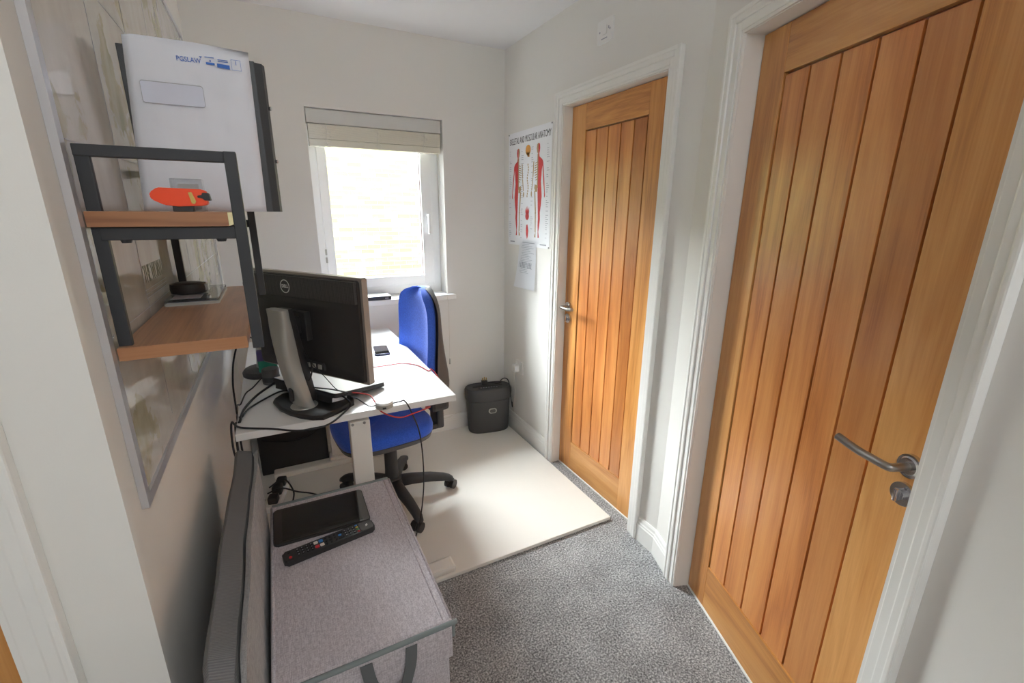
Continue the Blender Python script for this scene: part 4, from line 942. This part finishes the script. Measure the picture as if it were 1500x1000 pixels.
# ---------------------------------------------------------------- cables
def cable(pts, r, mat, label, group=None, name='cable', sm=8):
    o = obj(name, tube(pts, r, 8, smooth=sm), mat, None, True, loc=tuple(pts[0])); return tag(o, label, 'cable', group or 'loose cables around the desk')
def onD(px_, py_, dz=.003): p = onz(px_, py_, DT+dz); return (p.x, p.y, DT+dz)
LX = -.196
cable([(.155, 1.612, .842), onD(513, 590, .022), onD(508, 600), onD(480, 622), onD(440, 630.5), onD(400, 628), onD(352, 626), (LX, 1.66, DT-.01), (LX-.005, 1.64, .70), (LX+.004, 1.66, .62)], .0034, 'cable_black', 'black cable curving along the front edge of the desk to the wall')
cable([(-.02, 1.93, .853), onD(415, 552, .045), onD(400, 562, .035), onD(375, 580, .012), onD(357, 600), onD(351, 618), (LX+.003, 1.72, DT-.05), (LX, 1.70, .62), (LX+.006, 1.74, .45)], .0042, 'cable_black', 'thick black cable running from behind the laptop over the left desk edge')
cable([(-.02, 1.80, .825), onD(408, 574, .012), onD(388, 584), onD(365, 598), onD(353, 612), (LX+.006, 1.78, DT-.04), (LX+.004, 1.79, .6), (LX+.01, 1.85, .4)], .0032, 'cable_black', 'thin black cable from under the laptop to the left desk edge')
cable([(-.09, 2.02, .835), onD(372, 566, .02), onD(360, 576, .014), onD(352.5, 592, .004), (LX+.001, 1.86, DT-.04), (LX-.004, 1.84, .6)], .0026, 'cable_black', 'thin black cable arching from the small speaker to the left desk edge')
cable([(-.125, 2.13, .96), (-.165, 2.13, .97), (-.196, 2.05, .90), (-.206, 1.98, .82), (-.204, 1.93, .74), (-.205, 1.92, .60)], .0034, 'cable_black', 'black cable looping down from behind the smaller monitor')
cable([(hc.x+.031, hc.y-.003, DT+.012), (hc.x+.055, hc.y-.005, DT+.014), (hc.x+.075, 1.545, DT+.008), (hc.x+.092, 1.524, DT-.03), (.405, 1.52, .66), (.412, 1.535, .45), (.39, 1.56, .25), (.352, 1.60, .10), (.34, 1.62, BZ+.004), (.30, 1.66, BZ+.004)], .0026, 'cable_black', 'black cable hanging from the white hub over the desk edge to the floor')
cable([(hc.x-.029, hc.y+.006, DT+.012), (hc.x-.05, hc.y+.012, DT+.010), (hc.x-.085, hc.y+.055, DT+.03), (hc.x-.10, hc.y+.10, DT+.018)], .0022, 'cable_black', 'short black cable joining the laptop and the white hub')
cable([(.190, 1.640, .838), onD(540, 578, .020), onD(549, 588, .014), (.262, 1.528, DT+.004), (.285, 1.510, DT-.015), (.335, 1.505, DT-.035), (.40, 1.525, DT-.035), (.47, 1.60, DT-.06), (.47, 1.66, DT-.085)], .0026, 'cable_red', 'red cable drooping over the front edge of the desk past the hub')
cable([onD(540, 538, .004), onD(560, 536), onD(590, 532), onD(612, 535), onD(628, 543), (.560, 1.86, DT+.002), (.572, 1.80, DT-.02), (.574, 1.74, DT-.06)], .0022, 'cable_red', 'thin red cable crossing the desk towards the blue chair')
lm_ = lambda x, y, z: MM @ Vector((x, z, y))
cable([lm_(PW/2-.05, -.050, .955), lm_(PW/2-.05, -.066, .915), lm_(PW/2-.02, -.070, .885), lm_(PW/2-.10, -.02, .868), lm_(PW/2-.16, -.01, .864), (.170, 1.618, .846)], .0026, 'cable_black', 'black cable hanging from the ports of the large monitor onto the laptop')
cable([lm_(PW/2-.01, -.060, 1.06), lm_(PW/2-.06, -.070, .99), lm_(PW/2-.11, -.055, .93), lm_(PW/2-.14, -.03, .876), lm_(PW/2-.175, .0, .862)], .0014, 'cable_black', 'hair-thin black lead drooping across the back of the large monitor')
cable([(-.175, 2.33, .10), (-.11, 2.30, .13), (-.04, 2.33, .07), (.02, 2.36, BZ+.006), (.075, 2.30, BZ+.005), (.12, 2.24, BZ+.005)], .004, 'cable_black', 'black mains cable snaking out from the extension block')
cable([(-.17, 2.40, .09), (-.10, 2.42, .11), (-.06, 2.36, .06), (-.07, 2.28, BZ+.006), (-.02, 2.22, BZ+.005)], .004, 'cable_black', 'short black cable curling beside the extension block')
cable([(-.19, 1.78, .46), (-.185, 1.95, .25), (-.195, 2.15, .12), (-.19, 2.29, .092)], .0042, 'cable_black', 'black cable hanging behind the cushion down to the extension block')
cable([(.255, 2.725, .06), (.55, 2.725, BZ+.045), (.85, 2.722, BZ+.09), (1.02, 2.728, BZ+.125)], .0018, 'cable_white', 'thin cream cable running along the skirting board to the shredder')
